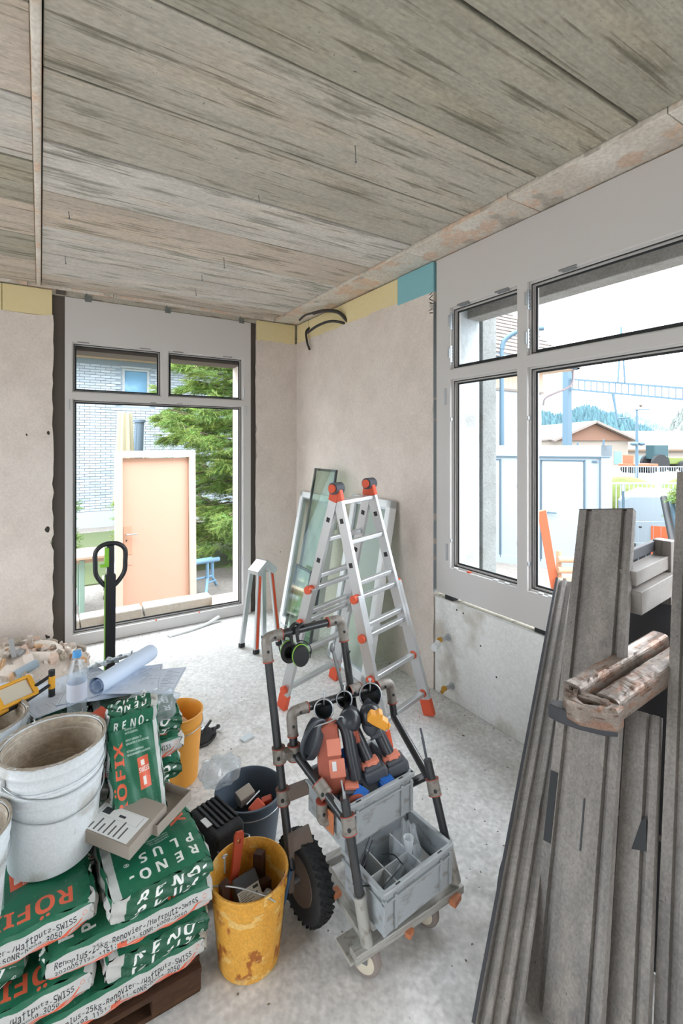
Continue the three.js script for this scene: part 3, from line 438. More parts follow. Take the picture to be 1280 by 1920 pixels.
// far buildings
{
  const b = thing('gabled_hall', 'low building with brown gable and grey roof beyond the container', 'building', [43.5, G, -25.6]); b.rotation.y = Math.PI / 2 - 2.08;
  mesh('wall', bb(-6.2, 3.4, -1, 2.6, -12, 0), std('wall_cream', 0x8a837a, 0.9), b); mesh('gable', extr([[-3.4, 2.6], [3.6, 2.6], [0.0, 4.15]], 0.2).translate(0, 0, 0), std('gable_brown', 0x785c4d, 0.9), b);
  mesh('roof', [bx(4.4, 0.2, 13.5, -2.0, 3.45, -6, 0, 0, 0.41), bx(4.4, 0.2, 13.5, 2.0, 3.45, -6, 0, 0, -0.41), bx(3.6, 0.15, 12, -5.2, 2.62, -5.8, 0, 0, 0.08)], M.tile_roof, b);
  for (const x of [-4.2, 2.4]) mesh('window', bb(x - 0.35, x + 0.35, 0.4, 1.6, -0.05, 0.03), M.glass_dark, b);
  const c = thing('long_hall', 'long pale building with brown tiled roof and red lettered sign', 'building', [66, G, -29.5]); c.rotation.y = Math.PI / 2 - 2.13;
  mesh('wall', bb(-7, 14, -2, 1.95, -9, 0), M.wall_cream, c); mesh('roof', bx(22, 0.25, 6, 3.5, 2.75, -2.2, 0, 0.42), std('roof_brown', 0x7d6b5b, 0.9), c);
  for (const [x, w, h, y] of [[-3.2, 1.0, 1.3, 0.2], [-2, 1.0, 1.3, 0.2], [1.2, 0.9, 0.9, -0.6], [2.6, 1.2, 1.4, 0], [5, 1.2, 0.9, 0.4]]) { const wn = mesh('window', bb(x - w / 2, x + w / 2, y - h / 2, y + h / 2, -0.05, 0.04), M.glass_dark, c); mesh('glazing_bar', [bb(x - 0.03, x + 0.03, y - h / 2, y + h / 2, 0.04, 0.06), bb(x - w / 2, x + w / 2, y - 0.03, y + 0.03, 0.04, 0.06)], M.render_white, wn); }
  mesh('sign', bb(5.2, 8.0, 1.0, 1.85, 0.02, 0.08), M.render_white, c); mesh('sign_stripe', [bb(5.2, 8.0, 1.7, 1.8, 0.08, 0.1), bb(5.2, 8.0, 1.05, 1.13, 0.08, 0.1), bb(5.6, 7.6, 1.36, 1.46, 0.08, 0.1)], std('sign_red', 0xb34a45, 0.6), c, 'dull red stripes');
}
// wooded hills, with the distance haze put into their colours
{
  function hill(name, label, cx, cz, rx, h, rz, c1, n, s0) {
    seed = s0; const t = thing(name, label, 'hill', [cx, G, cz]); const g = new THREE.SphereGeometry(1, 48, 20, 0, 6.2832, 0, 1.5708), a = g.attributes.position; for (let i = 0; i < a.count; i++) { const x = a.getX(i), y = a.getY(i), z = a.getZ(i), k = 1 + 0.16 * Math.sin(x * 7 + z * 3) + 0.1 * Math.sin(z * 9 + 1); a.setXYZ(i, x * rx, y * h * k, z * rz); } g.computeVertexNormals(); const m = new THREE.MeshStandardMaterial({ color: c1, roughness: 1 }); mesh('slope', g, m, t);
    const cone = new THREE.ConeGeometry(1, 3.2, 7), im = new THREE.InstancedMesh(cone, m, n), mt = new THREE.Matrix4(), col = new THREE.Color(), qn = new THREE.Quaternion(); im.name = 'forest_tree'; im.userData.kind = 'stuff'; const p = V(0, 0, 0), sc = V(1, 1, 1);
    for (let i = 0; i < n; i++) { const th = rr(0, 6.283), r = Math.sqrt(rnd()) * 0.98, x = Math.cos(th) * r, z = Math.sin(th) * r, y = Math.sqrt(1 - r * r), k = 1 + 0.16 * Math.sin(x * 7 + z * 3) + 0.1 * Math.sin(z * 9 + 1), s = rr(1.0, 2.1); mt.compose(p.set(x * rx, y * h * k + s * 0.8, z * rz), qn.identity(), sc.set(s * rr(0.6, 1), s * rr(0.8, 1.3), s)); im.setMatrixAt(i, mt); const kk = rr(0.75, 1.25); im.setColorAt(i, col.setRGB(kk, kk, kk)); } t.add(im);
  }
  hill('wooded_hill', 'wooded hill with blue green haze in its colour behind the railway gantry', 300, -190, 70, 21, 42, 0x44626a, 3000, 81);
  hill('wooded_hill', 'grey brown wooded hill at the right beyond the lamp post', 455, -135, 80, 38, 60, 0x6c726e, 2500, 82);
  hill('wooded_hill', 'distant hill with pale haze in its colour between the two wooded hills', 520, -290, 120, 30, 60, 0x687f88, 700, 83);
}
// railings, hedges, vehicles, van
{
  const rail = (label, p0, p1, h, n, post) => { const r = thing('railing', label, 'railing', [p0[0], G, p0[1]]); const L = [p1[0] - p0[0], p1[1] - p0[1]]; mesh('handrail', [bar([0, h, 0], [L[0], h, L[1]], 0.05, 0.05), bar([0, h - 0.85, 0], [L[0], h - 0.85, L[1]], 0.04, 0.04)], M.container_white, r); for (let k = 0; k <= n; k++) mesh('baluster', rod([L[0] * k / n, h - 0.85, L[1] * k / n], [L[0] * k / n, h, L[1] * k / n], 0.016, 0.016, 6), M.container_white, r); for (const k of [0, 0.33, 0.66, 1]) mesh('post', rod([L[0] * k, 0, L[1] * k], [L[0] * k, h, L[1] * k], 0.03), M.container_white, r); };
  rail('white railing in front of the clipped hedge', [13.4, -8.1], [16.2, -6.35], 1.05, 26);
  rail('white railing along the far road by the tractor', [28, -16.2], [32, -13.0], 0.9, 40);
  const hedge = (label, p, r, s0) => { seed = s0; const g = new THREE.IcosahedronGeometry(r, 5), a = g.attributes.position; for (let i = 0; i < a.count; i++) { const k = 1 + 0.05 * Math.sin(a.getX(i) * 30 / r) * Math.sin(a.getY(i) * 27 / r) * Math.sin(a.getZ(i) * 33 / r); a.setXYZ(i, a.getX(i) * k * 1.3, a.getY(i) * k, a.getZ(i) * k * 1.3); } g.computeVertexNormals(); single('clipped_hedge', g.translate(...p), std('hedge', 0x545f2c, 0.95), label, 'hedge'); };
  hedge('rounded clipped hedge next to the container', [17.6, G + 0.1, -9.2], 0.95, 5); hedge('rounded clipped hedge at the far right beside the conifer', [20.4, G + 0.1, -8.2], 0.9, 6);
  const t = thing('tractor', 'green tractor parked before the long pale building', 'tractor', [43.0, G, -19.6]); t.rotation.y = -0.5; const gr = std('tractor_green', 0x67753a, 0.5);
  mesh('hood', [rb(1.6, 0.6, 0.8, 1.2, 0.9, 0, 0.1), rb(1.0, 0.2, 1.4, -0.4, 1.2, 0, 0.08)], gr, t); mesh('cab', [rb(1.2, 1.2, 1.1, -0.3, 1.6, 0, 0.08)], std('cab_glass', 0x2c484e, 0.2), t); for (const [x, r] of [[-0.5, 0.7], [1.5, 0.45]]) for (const z of [-0.65, 0.65]) mesh('wheel', cyl(r, r, 0.3, x, r, z, 24, Math.PI / 2), M.rubber, t);
  const tr = thing('trailer', 'low red trailer beside the tractor', 'trailer', [39.5, G, -19.6]); tr.rotation.y = -0.5; mesh('bed', [rb(2.4, 0.25, 1.2, 0, 0.6, 0, 0.03), rb(0.1, 0.8, 1.2, -0.8, 1.0, 0, 0.03)], std('trailer_red', 0xb0583c, 0.6), tr); for (const x of [-0.7, 0.7]) mesh('wheel', cyl(0.3, 0.3, 1.3, x, 0.3, 0, 20, Math.PI / 2), M.rubber, tr);
  const car = thing('parked_car', 'dark parked car partly behind the container', 'car', [35.2, G, -21.2]); car.rotation.y = 0.4; mesh('body', [rb(3.6, 0.6, 1.5, 0, 0.5, 0, 0.15), rb(1.9, 0.5, 1.3, -0.2, 1.0, 0, 0.2)], std('car_blue', 0x55677c, 0.3), car); for (const x of [-1.1, 1.1]) mesh('wheel', cyl(0.3, 0.3, 1.52, x, 0.3, 0, 20, Math.PI / 2), M.rubber, car);
  const v = thing('white_van', 'white van with orange panel seen past the grey profile', 'van', [9.95, G, -4.75]); v.rotation.y = -1.15;
  const side = [[-0.45, 0.25], [2.2, 0.25], [2.2, 1.22], [1.0, 1.27], [-0.2, 1.27], [-0.45, 1.15]]; mesh('body', extr(side, 1.6, 0.04).translate(0, 0, -0.8), M.container_white, v);
  mesh('side_window', extr([[-0.12, 0.76], [-0.05, 0.76], [0.05, 1.14], [-0.12, 1.14]], 0.02).translate(0, 0, 0.81), M.glass_dark, v); mesh('orange_panel', bb(0.06, 1.3, 0.12, 0.72, 0.8, 0.85), M.orange_mesh, v); mesh('grille', [bb(-0.36, -0.31, 0.28, 0.38, 0.8, 0.85), bb(-0.29, -0.24, 0.28, 0.38, 0.8, 0.85), bb(-0.22, -0.17, 0.28, 0.38, 0.8, 0.85)], M.gasket, v); mesh('door_handle', rb(0.05, 0.03, 0.03, -0.1, 0.68, 0.83, 0.01), M.gasket, v); for (const x of [0.0, 1.6]) mesh('wheel', cyl(0.3, 0.3, 1.66, x, 0.28, 0, 24, Math.PI / 2), M.rubber, v);
  // mesh site fence, orange barrier rack, leaning poles
  const f = thing('mesh_fence', 'thin white wire site fence in front of the van', 'fence', [8.1, G, -4.25]); const wires = []; const fx = 1.4, fz = 0.95; for (let k = 0; k <= 14; k++) wires.push(rod([fx * k / 14, 0.1, fz * k / 14], [fx * k / 14, 1.35, fz * k / 14], 0.003, 0.003, 5)); for (const y of [0.2, 0.55, 0.9, 1.3]) wires.push(rod([0, y, 0], [fx, y, fz], 0.005, 0.005, 5)); mesh('wire', wires, M.container_white, f); mesh('post', [rod([0, 0, 0], [0, 1.4, 0], 0.02), rod([fx, 0, fz], [fx, 1.4, fz], 0.02)], M.galv, f);
  const o = thing('barrier_board', 'orange wooden barrier board leaning on the container', 'board', [6.29, G, -4.24]); mesh('board', muv(bar([0, 0.0, 0], [-0.56, 1.27, 0.16], 0.03, 0.11, [0.848, 0, 0.53])), std('board_orange', 0xb86444, 0.7), o, 'orange board');
  const sp = std('rail_peach', 0xb08b70, 0.8); const k2 = thing('timber_crate', 'pale peach timber crate of round bars by the barrier board', 'crate', [6.35, G, -4.0]); for (let k = 0; k < 4; k++) mesh('rail', rod([-0.2, 0.1 + k * 0.15, -0.12], [0.3, 0.1 + k * 0.15, 0.2], 0.045), sp, k2); for (const [x, z] of [[-0.12, -0.1], [0.24, 0.13]]) mesh('post', rb(0.06, 0.66, 0.06, x, 0.33, z - 0.06, 0.01), sp, k2);
  single('leaning_pole', rod([6.75, G, -2.75], [8.05, 0.85, -3.62], 0.05), M.black, 'dark pole leaning outside at the right of the wide window', 'pole'); single('leaning_pole', rod([7.0, G, -2.75], [8.25, 0.8, -3.62], 0.05), M.galv, 'pale grey pole leaning outside next to the dark pole', 'pole');
}
// ================= PALLET OF PLASTER BAGS =================
T.bag = canvasTex(1024, 1024, (c, W, H) => {
  const green = '#1f6b4f', dark = '#1b5a41', orange = '#e8694a', white = '#cfd1cf', ink = '#26282c';
  c.fillStyle = white; c.fillRect(0, 0, W, H);
  // front of the bag, upright: 0..470 x 0..700
  c.fillStyle = green; c.fillRect(0, 0, 470, 700); c.fillStyle = '#c9cecc'; c.fillRect(428, 0, 42, 700);
  c.fillStyle = '#f0f1ef'; c.font = 'bold 82px sans-serif'; c.textBaseline = 'alphabetic';
  const spaced = (t, x, y, dx) => { [...t].forEach((ch, i) => c.fillText(ch, x + i * dx, y)); };
  spaced('RENO-', 34, 100, 80); spaced('PLUS', 34, 190, 80); c.font = 'bold 34px sans-serif'; c.fillText('®', 362, 168);
  c.font = '15px sans-serif'; ['UNIVERSELLER', 'RENOVIER- UND', 'HAFTPUTZMÖRTEL', '', 'ENDUIT UNIVERSEL DE', 'RÉNOVATION ET D’ACCROCHAGE', '', 'INTONACO UNIVERSALE', 'PER RISANAMENTO E AGGRAPPO'].forEach((t, i) => c.fillText(t, 150, 226 + i * 18));
  c.save(); c.translate(118, 640); c.rotate(-Math.PI / 2); c.fillStyle = orange; c.font = 'bold 118px sans-serif'; c.fillText('RÖFIX', 0, 0); c.restore();
  c.save(); c.translate(290, 440); c.rotate(-0.06); c.fillStyle = orange; c.fillRect(-48, -50, 104, 150); c.fillStyle = '#f2ebe6'; c.font = 'bold 34px sans-serif'; c.fillText('SWISS', -44, 22); c.fillRect(-16, 44, 30, 40); c.fillRect(-18, -34, 36, 26); c.restore();
  c.fillStyle = '#eef0ee'; c.font = 'bold 40px sans-serif'; c.fillText('25 kg', 300, 660);
  // long side: 0..1024 x 712..900
  c.fillStyle = '#c6c7c5'; c.fillRect(0, 712, 1024, 188); c.fillStyle = green; c.fillRect(0, 712, 1024, 34); c.fillStyle = orange; c.fillRect(0, 872, 1024, 28);
  c.strokeStyle = '#eef0ee'; c.lineWidth = 3; c.beginPath(); c.moveTo(0, 884); c.lineTo(1024, 880); c.stroke();
  c.fillStyle = orange; c.fillRect(400, 836, 60, 40); c.beginPath(); c.moveTo(760, 876); c.lineTo(870, 876); c.lineTo(960, 812); c.lineTo(950, 808); c.lineTo(860, 852); c.lineTo(800, 858); c.closePath(); c.fill();
  c.beginPath(); c.arc(972, 790, 12, 0, 7); c.strokeStyle = '#e07a66'; c.stroke();
  c.fillStyle = ink; c.font = 'bold 47px monospace'; c.fillText('Renoplus-25kg-Renovier-/Haftputz-SWISS', 46, 806, 880); c.font = 'bold 40px monospace'; c.fillText('2020057193 1151: K311-50NR-K009-3050', 46, 850, 800);
  // end: 480..1024 x 0..240
  c.fillStyle = '#c4c5c1'; c.fillRect(480, 0, 544, 240); c.fillStyle = dark; c.beginPath(); c.moveTo(570, 0); c.lineTo(1024, 0); c.lineTo(1024, 232); c.lineTo(540, 232); c.closePath(); c.fill(); c.fillStyle = '#f0f1ef';
  c.font = 'italic bold 104px sans-serif'; spaced('RENO-', 600, 112, 88); spaced('PLUS', 585, 218, 96); c.font = 'bold 34px sans-serif'; c.fillText('®', 965, 180);
  // plain paper for the underside: 480..1024 x 250..700
  c.fillStyle = '#d9dad6'; c.fillRect(480, 250, 544, 450);
  // scuffs and dust, scattered
  for (let i = 0; i < 900; i++) { const x = rnd() * W, y = rnd() * H, s = rnd() * rnd() * 9; c.fillStyle = `rgba(${rnd() > 0.4 ? '232,230,224' : '70,66,60'},${0.08 + rnd() * 0.25})`; c.fillRect(x, y, s * 2.2, s * 0.7); }
});
std('pallet_wood', 0xa8957f, 0.9, { map: T.wood });
std('bag', 0xffffff, 0.42, { map: T.bag, bumpMap: null });
function bagGeo(s0, L = 0.44, H = 0.083, W = 0.29, wr = 1) {        // long axis x, print "up" towards -x
  seed = s0; const g = new THREE.BoxGeometry(L, H, W, 44, 12, 32), p = g.attributes.position, n = g.attributes.normal, uv = g.attributes.uv, o = s0 * 1.37;
  for (let i = 0; i < p.count; i++) {
    let x = p.getX(i) / (L / 2), y = p.getY(i) / (H / 2), z = p.getZ(i) / (W / 2); const nx = n.getX(i), ny = n.getY(i), nz = n.getZ(i), u = uv.getX(i), v = uv.getY(i); let a, b;
    if (ny > 0.5) { a = (z * 0.5 + 0.5) * 470; b = (x * 0.5 + 0.5) * 700; a = 470 - a; }
    else if (ny < -0.5) { a = 480 + u * 544; b = 250 + v * 450; }
    else if (Math.abs(nz) > 0.5) { a = u * 1024; b = 712 + (1 - v) * 188; }
    else { a = 480 + u * 544; b = (1 - v) * 240; }
    uv.setXY(i, a / 1024, 1 - b / 1024);
    const ex = Math.pow(Math.abs(x), 6), ez = Math.pow(Math.abs(z), 6), ey = y * y, pin = 1 - 0.42 * Math.max(ex, ez) * Math.abs(y);
    let yy = y * (1 - 0.26 * ex * Math.abs(y)) * (1 - 0.16 * ez * Math.abs(y)); let xx = x * (1 - 0.05 * ey - 0.035 * ez), zz = z * (1 - 0.07 * ey - 0.03 * ex);
    const w1 = Math.sin(x * 9 + z * 4 + o) * Math.sin(z * 7 - x * 3 + o * 2), w2 = Math.sin(x * 21 + z * 17 + o * 3) * Math.sin(z * 23 - x * 11 + o), ed = Math.max(Math.abs(x), Math.abs(z)) ** 3;
    const k = wr * (0.003 * w1 - 0.0015 * Math.sign(ny) + 0.003 * w2 * ed), s = wr * 0.004 * Math.sin(x * 13 + z * 16 + y * 3 + o) * Math.sin(y * 4 + o);
    p.setXYZ(i, xx * L / 2 + s * Math.abs(nx) + 0.003 * Math.sin(y * 7 + z * 12 + o) * Math.abs(nx) * 2, yy * H / 2 + k * (ny ? 1 : 0.4), zz * W / 2 + (s + 0.004 * Math.sin(x * 15 + y * 5 + o) * Math.sin(y * 5 + x * 3)) * Math.abs(nz));
  }
  g.computeVertexNormals(); return g;
}
{
  const pal = thing('wooden_pallet', 'worn wooden pallet under the stacked plaster bags', 'pallet', [-0.19, 0, -1.87]); pal.scale.y = 0.7;
  for (const z of [-0.36, 0, 0.36]) { mesh('runner', muv(rb(1.2, 0.022, 0.1, 0, 0.011, z, 0.003)), M.pallet_wood, pal); mesh('stringer', muv(rb(1.2, 0.022, 0.13, 0, 0.111, z, 0.003)), M.pallet_wood, pal); for (const x of [-0.53, 0, 0.53]) mesh('block', muv(rb(0.14, 0.078, 0.12, x, 0.061, z, 0.004)), M.pallet_wood, pal); }
  for (let k = 0; k < 8; k++) mesh('deck_board', muv(rb(0.13, 0.02, 0.80, -0.535 + k * 0.153, 0.131, 0, 0.003)), M.pallet_wood, pal);
  const bags = [bagGeo(3), bagGeo(8), bagGeo(14)], grp = 'plaster bags stacked on the pallet'; let n = 0;
  const bag = (label, x, y, z, ry, tilt = [0, 0], geo) => { const b = single('plaster_bag', geo ?? bags[n++ % 3], M.bag, label, 'bag', grp); b.position.set(x, y, z); b.rotation.set(tilt[0], ry, tilt[1], 'YXZ'); return b; };
  const h = 0.0835, Y0 = 0.10 + 0.042, end = Math.PI / 2;   // end: long axis along z; print up faces the camera
  bag('lowest plaster bag at the front right, long side printed with dot matrix text', 0.205, Y0, -1.585, 0.02);
  bag('lowest plaster bag at the far left, end on under the buckets', -0.20, Y0, -1.70, end);
  bag('lowest plaster bag behind the front row, touching the floor side of the pallet', 0.2, Y0, -1.93, 0.01); 
  bag('plaster bag of the second layer with its RENO-PLUS end at the front right', 0.282, Y0 + h, -1.645, end + 0.03);
  bag('plaster bag of the second layer at the left below the stacked white buckets', -0.10, Y0 + h, -1.575, 0.03);
  bag('plaster bag of the third layer at the front right, printed side showing', 0.225, Y0 + 2 * h, -1.57, -0.02);
  bag('plaster bag of the third layer at the left, green end with registered mark', -0.175, Y0 + 2 * h, -1.70, end);
  bag('plaster bag of the third layer at the back right under the upper stack', 0.21, Y0 + 2 * h, -1.94, 0.0);
  bag('plaster bag lying on top at the front right under the cardboard box', 0.285, Y0 + 3 * h, -1.625, end + 0.05, [0, -0.03]);
  bag('plaster bag under the stacked white buckets, long printed side to the front', -0.095, Y0 + 3 * h + 0.003, -1.585, 0.04);
  bag('plaster bag of the fourth layer at the back left under the small bucket', -0.12, Y0 + 3 * h, -1.93, 0.0);
  const U = 0.159 + 4 * h;
  const narrow = bagGeo(31, 0.44, 0.083, 0.165); for (const k of [0, 2]) bag(['narrow bag end low in the rear upper stack behind the bucket', 'narrow bag end under the water bottle'][k / 2], 0.068, U + k * 0.085 - 0.008, -2.075, end, [0, 0], narrow);
  for (let k = 0; k < 3; k++) bag(['lowest bag of the rear upper stack beside the orange bucket', 'middle bag of the rear upper stack printed SWISS on its side', 'top bag of the rear upper stack under the crumpled plastic'][k], k === 1 ? 0.222 : 0.298, U + k * 0.085 - 0.008, k === 1 ? -1.925 : -2.0, k === 1 ? 0.02 : end - 0.02);
  for (let k = 0; k < 3; k++) bag(['bottom bag of the rear left stack behind the buckets', 'middle bag of the rear left stack behind the buckets', 'top bag of the rear left stack under the papers and bottle'][k], -0.245, U + k * 0.085 - 0.008, -2.235, 0.02 * k);
  const lean = bagGeo(22, 0.44, 0.075, 0.16), lp = lean.attributes.position;          // folded over the top of the stack
  for (let i = 0; i < lp.count; i++) { const x = lp.getX(i), y = lp.getY(i); if (x < -0.10) { const t = Math.min(1, (-0.10 - x) / 0.05), an = -0.95 * t, dx = x + 0.10, cx = Math.cos(an), sx = Math.sin(an); lp.setX(i, -0.10 + dx * cx - (y + 0.04) * sx); lp.setY(i, -0.04 + dx * sx * -1 * -1 + (y + 0.04) * cx); } }
  lean.computeVertexNormals(); bag('green plaster bag draped over the edge of the rear stack with an orange SWISS label', 0.262, 0.637, -1.72, -end + 0.05, [0, -1.02], lean);
}
// ================= BUCKETS AND WHAT IS IN THEM =================
function pail(r0, r1, h, ribs = []) {           // outside, rim, inside as one lathed wall
  const out = [[0, 0], [r0 - 0.006, 0], [r0, 0.006]]; for (const [y, d] of ribs) { const r = r0 + (r1 - r0) * y / h; out.push([r, y - 0.007], [r + d, y - 0.004], [r + d, y + 0.004], [r, y + 0.007]); }
  out.push([r1, h - 0.004], [r1 + 0.005, h - 0.002], [r1 + 0.004, h + 0.003], [r1 - 0.003, h + 0.003]); const k = 0.005; out.push([r1 - 0.004 - k * 0.3, h - 0.02], [r0 - k, 0.008], [0, 0.006]); return lathe(out, 72);
}
function bail(r, y, drop, fwd, px = 0.0022) { const p = []; for (let i = 0; i <= 16; i++) { const a = Math.PI * i / 16; p.push([Math.cos(a) * r, y - Math.sin(a) * drop, Math.sin(a) * fwd]); } return tube(p, px, 48, 6); }
T.crust = tex(512, 512, (u, v) => { const a = fbm(u, v, 8, 3, 4, 701), b = fbm(u, v, 40, 30, 3, 711), st = fbm(u, v, 3, 60, 2, 721); let c = mixc([176, 160, 140], [214, 201, 184], clamp(a * 1.4 - 0.2)); c = mixc(c, [228, 222, 212], sstep(0.6, 0.75, st) * 0.5); return c.map((x) => x * (0.93 + 0.2 * (b - 0.5))); });
std('pail_white', 0xdde2e5, 0.42, { map: rep(T.dirt, 2, 2) });
std('crust', 0xffffff, 0.9, { map: rep(T.crust, 2, 4), bumpMap: T.plasterB, bumpScale: 0.003 });
std('wire', 0xb4babd, 0.3, { metalness: 0.9 });
function lining(r0, r1, h, f = 0.985) { return lathe([[0, 0.012], [r0 - 0.008, 0.014], [r0 * 0.3 + r1 * 0.7 - 0.0062, h * 0.7], [r1 - 0.0068, h * f]], 72); }
function rimCrust(r1, h, s0) { const g = new THREE.TorusGeometry(r1 + 0.0005, 0.0045, 10, 120).rotateX(Math.PI / 2), a = g.attributes.position; for (let i = 0; i < a.count; i++) { const x = a.getX(i), z = a.getZ(i), th = Math.atan2(z, x), k = 0.0006 * Math.sin(th * 13 + s0) + 0.0007 * Math.sin(th * 37 + s0 * 2) + 0.0006 * Math.sin(th * 71); a.setY(i, a.getY(i) * (0.9 + 0.3 * Math.sin(th * 9 + s0)) + k); } g.computeVertexNormals(); return g.translate(0, h, 0); }
function whiteBucket(label, pos, nested, ry) {
  const b = thing('white_bucket', label, 'bucket', pos, ry), y = nested ? 0.055 : 0;
  if (nested) { mesh('outer_pail', pail(0.115, 0.1345, 0.255, [[0.215, 0.003], [0.245, 0.004]]), M.pail_white, b); mesh('lower_handle', bail(0.137, 0.205, 0.04, 0.135), M.wire, b, 'thin wire handle hanging down'); }
  const p = mesh('pail', pail(0.116, 0.138, 0.275, [[0.215, 0.003], [0.245, 0.004]]).translate(0, y, 0), M.pail_white, b); mesh('plaster_lining', lining(0.116, 0.138, 0.275).translate(0, y, 0), M.crust, p, 'dried plaster inside'); mesh('rim_crust', rimCrust(0.138, y + 0.276, ry * 9 + 1), M.crust, p);
  mesh('handle', bail(0.141, y + 0.225, 0.045, 0.139), M.wire, b, 'thin wire handle hanging down'); for (const s of [-1, 1]) mesh('handle_lug', rb(0.012, 0.03, 0.03, s * 0.14, y + 0.225, 0, 0.004), M.pail_white, b); return b;
}
whiteBucket('two nested white plaster buckets on the front bags, crusted inside', [0.033, 0.44, -1.68], true, 0.45);
whiteBucket('white plaster bucket behind the nested pair, half cut off by the picture edge', [-0.175, 0.44, -1.925], true, 0.2);
whiteBucket('white bucket at the bottom left picture edge beside the nested pair', [-0.19, 0.44, -1.525], false, 0.9).scale.set(0.9, 0.9, 0.9);
// yellow bucket in front
std('yellow_pail', 0xffffff, 0.5, { map: tex(512, 512, (u, v) => { const a = fbm(u, v, 5, 4, 4, 801), b = fbm(u, v, 14, 10, 4, 811), f = fbm(u, v, 100, 100, 2, 821); let c = mixc([226, 160, 52], [236, 180, 82], a); c = mixc(c, [164, 92, 34], sstep(0.56, 0.66, b) * sstep(0.45, 0.6, a) * 0.9); c = mixc(c, [244, 214, 150], sstep(0.62, 0.72, fbm(u, v, 9, 20, 3, 831)) * 0.6); return c.map((x) => x * (0.95 + 0.15 * (f - 0.5))); }) }); M.yellow_pail.map.repeat.set(2, 2);
std('brown_block', 0x8d6a50, 0.8, { map: T.wood }); std('cardboard', 0x9c9389, 0.85); std('paper', 0xd5d9df, 0.7); std('tool_red', 0xc65338, 0.55); std('tool_blue', 0x1f63b8, 0.45); std('lead', 0x4c5058, 0.6); std('label_white', 0xdadcdc, 0.6);
const printTex = canvasTex(256, 128, (c, w, h) => { c.fillStyle = '#dfe1e0'; c.fillRect(0, 0, w, h); c.fillStyle = '#555'; for (let i = 0; i < 7; i++) c.fillRect(14, 16 + i * 14, 60 + ((i * 53) % 90), 4); c.fillStyle = '#33383e'; c.fillRect(170, 14, 60, 22); c.fillRect(180, 60, 22, 18); c.strokeStyle = '#888'; c.strokeRect(150, 8, 96, 110); });
std('printed_label', 0xffffff, 0.6, { map: printTex });
{
  const P = [0.575, 0, -1.485], b = thing('yellow_bucket', 'stained yellow bucket full of timber offcuts and tools in front', 'bucket', P);
  mesh('pail', pail(0.098, 0.122, 0.275, [[0.235, 0.004]]), M.yellow_pail, b); mesh('handle', tube([[-0.128, 0.25, -0.02], [-0.122, 0.275, 0.0], [-0.07, 0.292, 0.055], [0.0, 0.28, 0.115], [0.035, 0.252, 0.126]], 0.0024, 40, 6), M.wire, b);
  { const rib = (f, n, w) => { const p = []; for (let i = 0; i < n; i++) for (const [a, b] of [[0, -1], [1, -1], [1, 1], [0, -1], [1, 1], [0, 1]]) { const [th, y] = f((i + a) / n), r = 0.0995 + 0.024 * y / 0.275 + (y > 0.22 ? 0.004 : 0), t2 = th + b * w * 4; p.push(Math.sin(t2) * r, y + b * w * 0.1, Math.cos(t2) * r); } const g = new THREE.BufferGeometry(); g.setAttribute('position', new THREE.Float32BufferAttribute(p, 3)); g.computeVertexNormals(); return g; }; mesh('print', [rib((t) => [0.98 + 0.22 * Math.sin(t * 3.1), 0.10 + t * 0.075], 16, 0.016), rib((t) => [1.02 + 0.12 * Math.sin(t * 3.1), 0.055 + t * 0.035], 10, 0.014)], M.black, b, 'black printed mark'); }
  const at = (x, y, z) => [P[0] + x, y, P[2] + z];
  const blk = (name, label, cat, geo, m, x, y, z, rot) => { const o = single(name, geo, m, label, cat); o.position.set(...at(x, y, z)); o.rotation.set(...rot); return o; };
  blk('timber_offcut', 'tall reddish timber offcut at the left inside the yellow bucket', 'offcut', muv(rb(0.03, 0.26, 0.02, 0, 0, 0, 0.002), 4), M.brown_block, -0.085, 0.165, 0.01, [0.1, 0.4, 0.06]);
  blk('timber_offcut', 'square timber offcut at the right rear inside the yellow bucket', 'offcut', muv(rb(0.032, 0.25, 0.032, 0, 0, 0, 0.002), 4), M.brown_block, 0.052, 0.14, -0.04, [-0.1, 0.7, -0.06]);
  blk('timber_offcut', 'shorter timber offcut before the square one inside the yellow bucket', 'offcut', muv(rb(0.036, 0.2, 0.026, 0, 0, 0, 0.002), 4), M.brown_block, 0.05, 0.115, 0.01, [-0.1, 0.1, -0.05]);
  blk('timber_offcut', 'low tan timber offcut lying in the yellow bucket', 'offcut', muv(rb(0.03, 0.13, 0.03, 0, 0, 0, 0.002), 4), M.wood_pale, 0.01, 0.085, 0.03, [0.9, 0.3, 0.3]);
  const bp = thing('battery_pack', 'grey battery pack with white label in the yellow bucket', 'battery', at(0.0, 0.185, -0.02)); bp.rotation.set(0.6, 0.1, 0); mesh('case', [rb(0.085, 0.05, 0.09, 0, 0, 0, 0.008), rb(0.08, 0.02, 0.05, 0, -0.03, 0.03, 0.004)], M.lead, bp); mesh('sticker', rb(0.078, 0.002, 0.045, 0, 0.026, 0.018, 0.0005), M.printed_label, bp); mesh('terminals', [-0.02, 0.02].map((x) => rb(0.012, 0.012, 0.01, x, -0.02, 0.06, 0.002)), M.brass, bp);
  blk('cardboard_piece', 'torn grey cardboard piece low inside the yellow bucket', 'cardboard', warp(new THREE.BoxGeometry(0.1, 0.004, 0.06, 10, 1, 8), 0.004, 30), M.cardboard, -0.02, 0.125, 0.05, [0.4, 0.4, 0.2]);
  const w = thing('open_spanner', 'chrome socket wrench standing in the yellow bucket', 'wrench', at(0.058, 0.12, 0.055)); w.rotation.set(-0.15, 0, 0.12); mesh('shaft', rod([0, -0.06, 0], [0, 0.08, 0], 0.006), M.zinc, w); mesh('head', [cyl(0.013, 0.013, 0.014, 0, 0.085, 0, 16, Math.PI / 2.4), torus(0.009, 0.003, 0, 0.085, 0.008)], M.zinc, w);
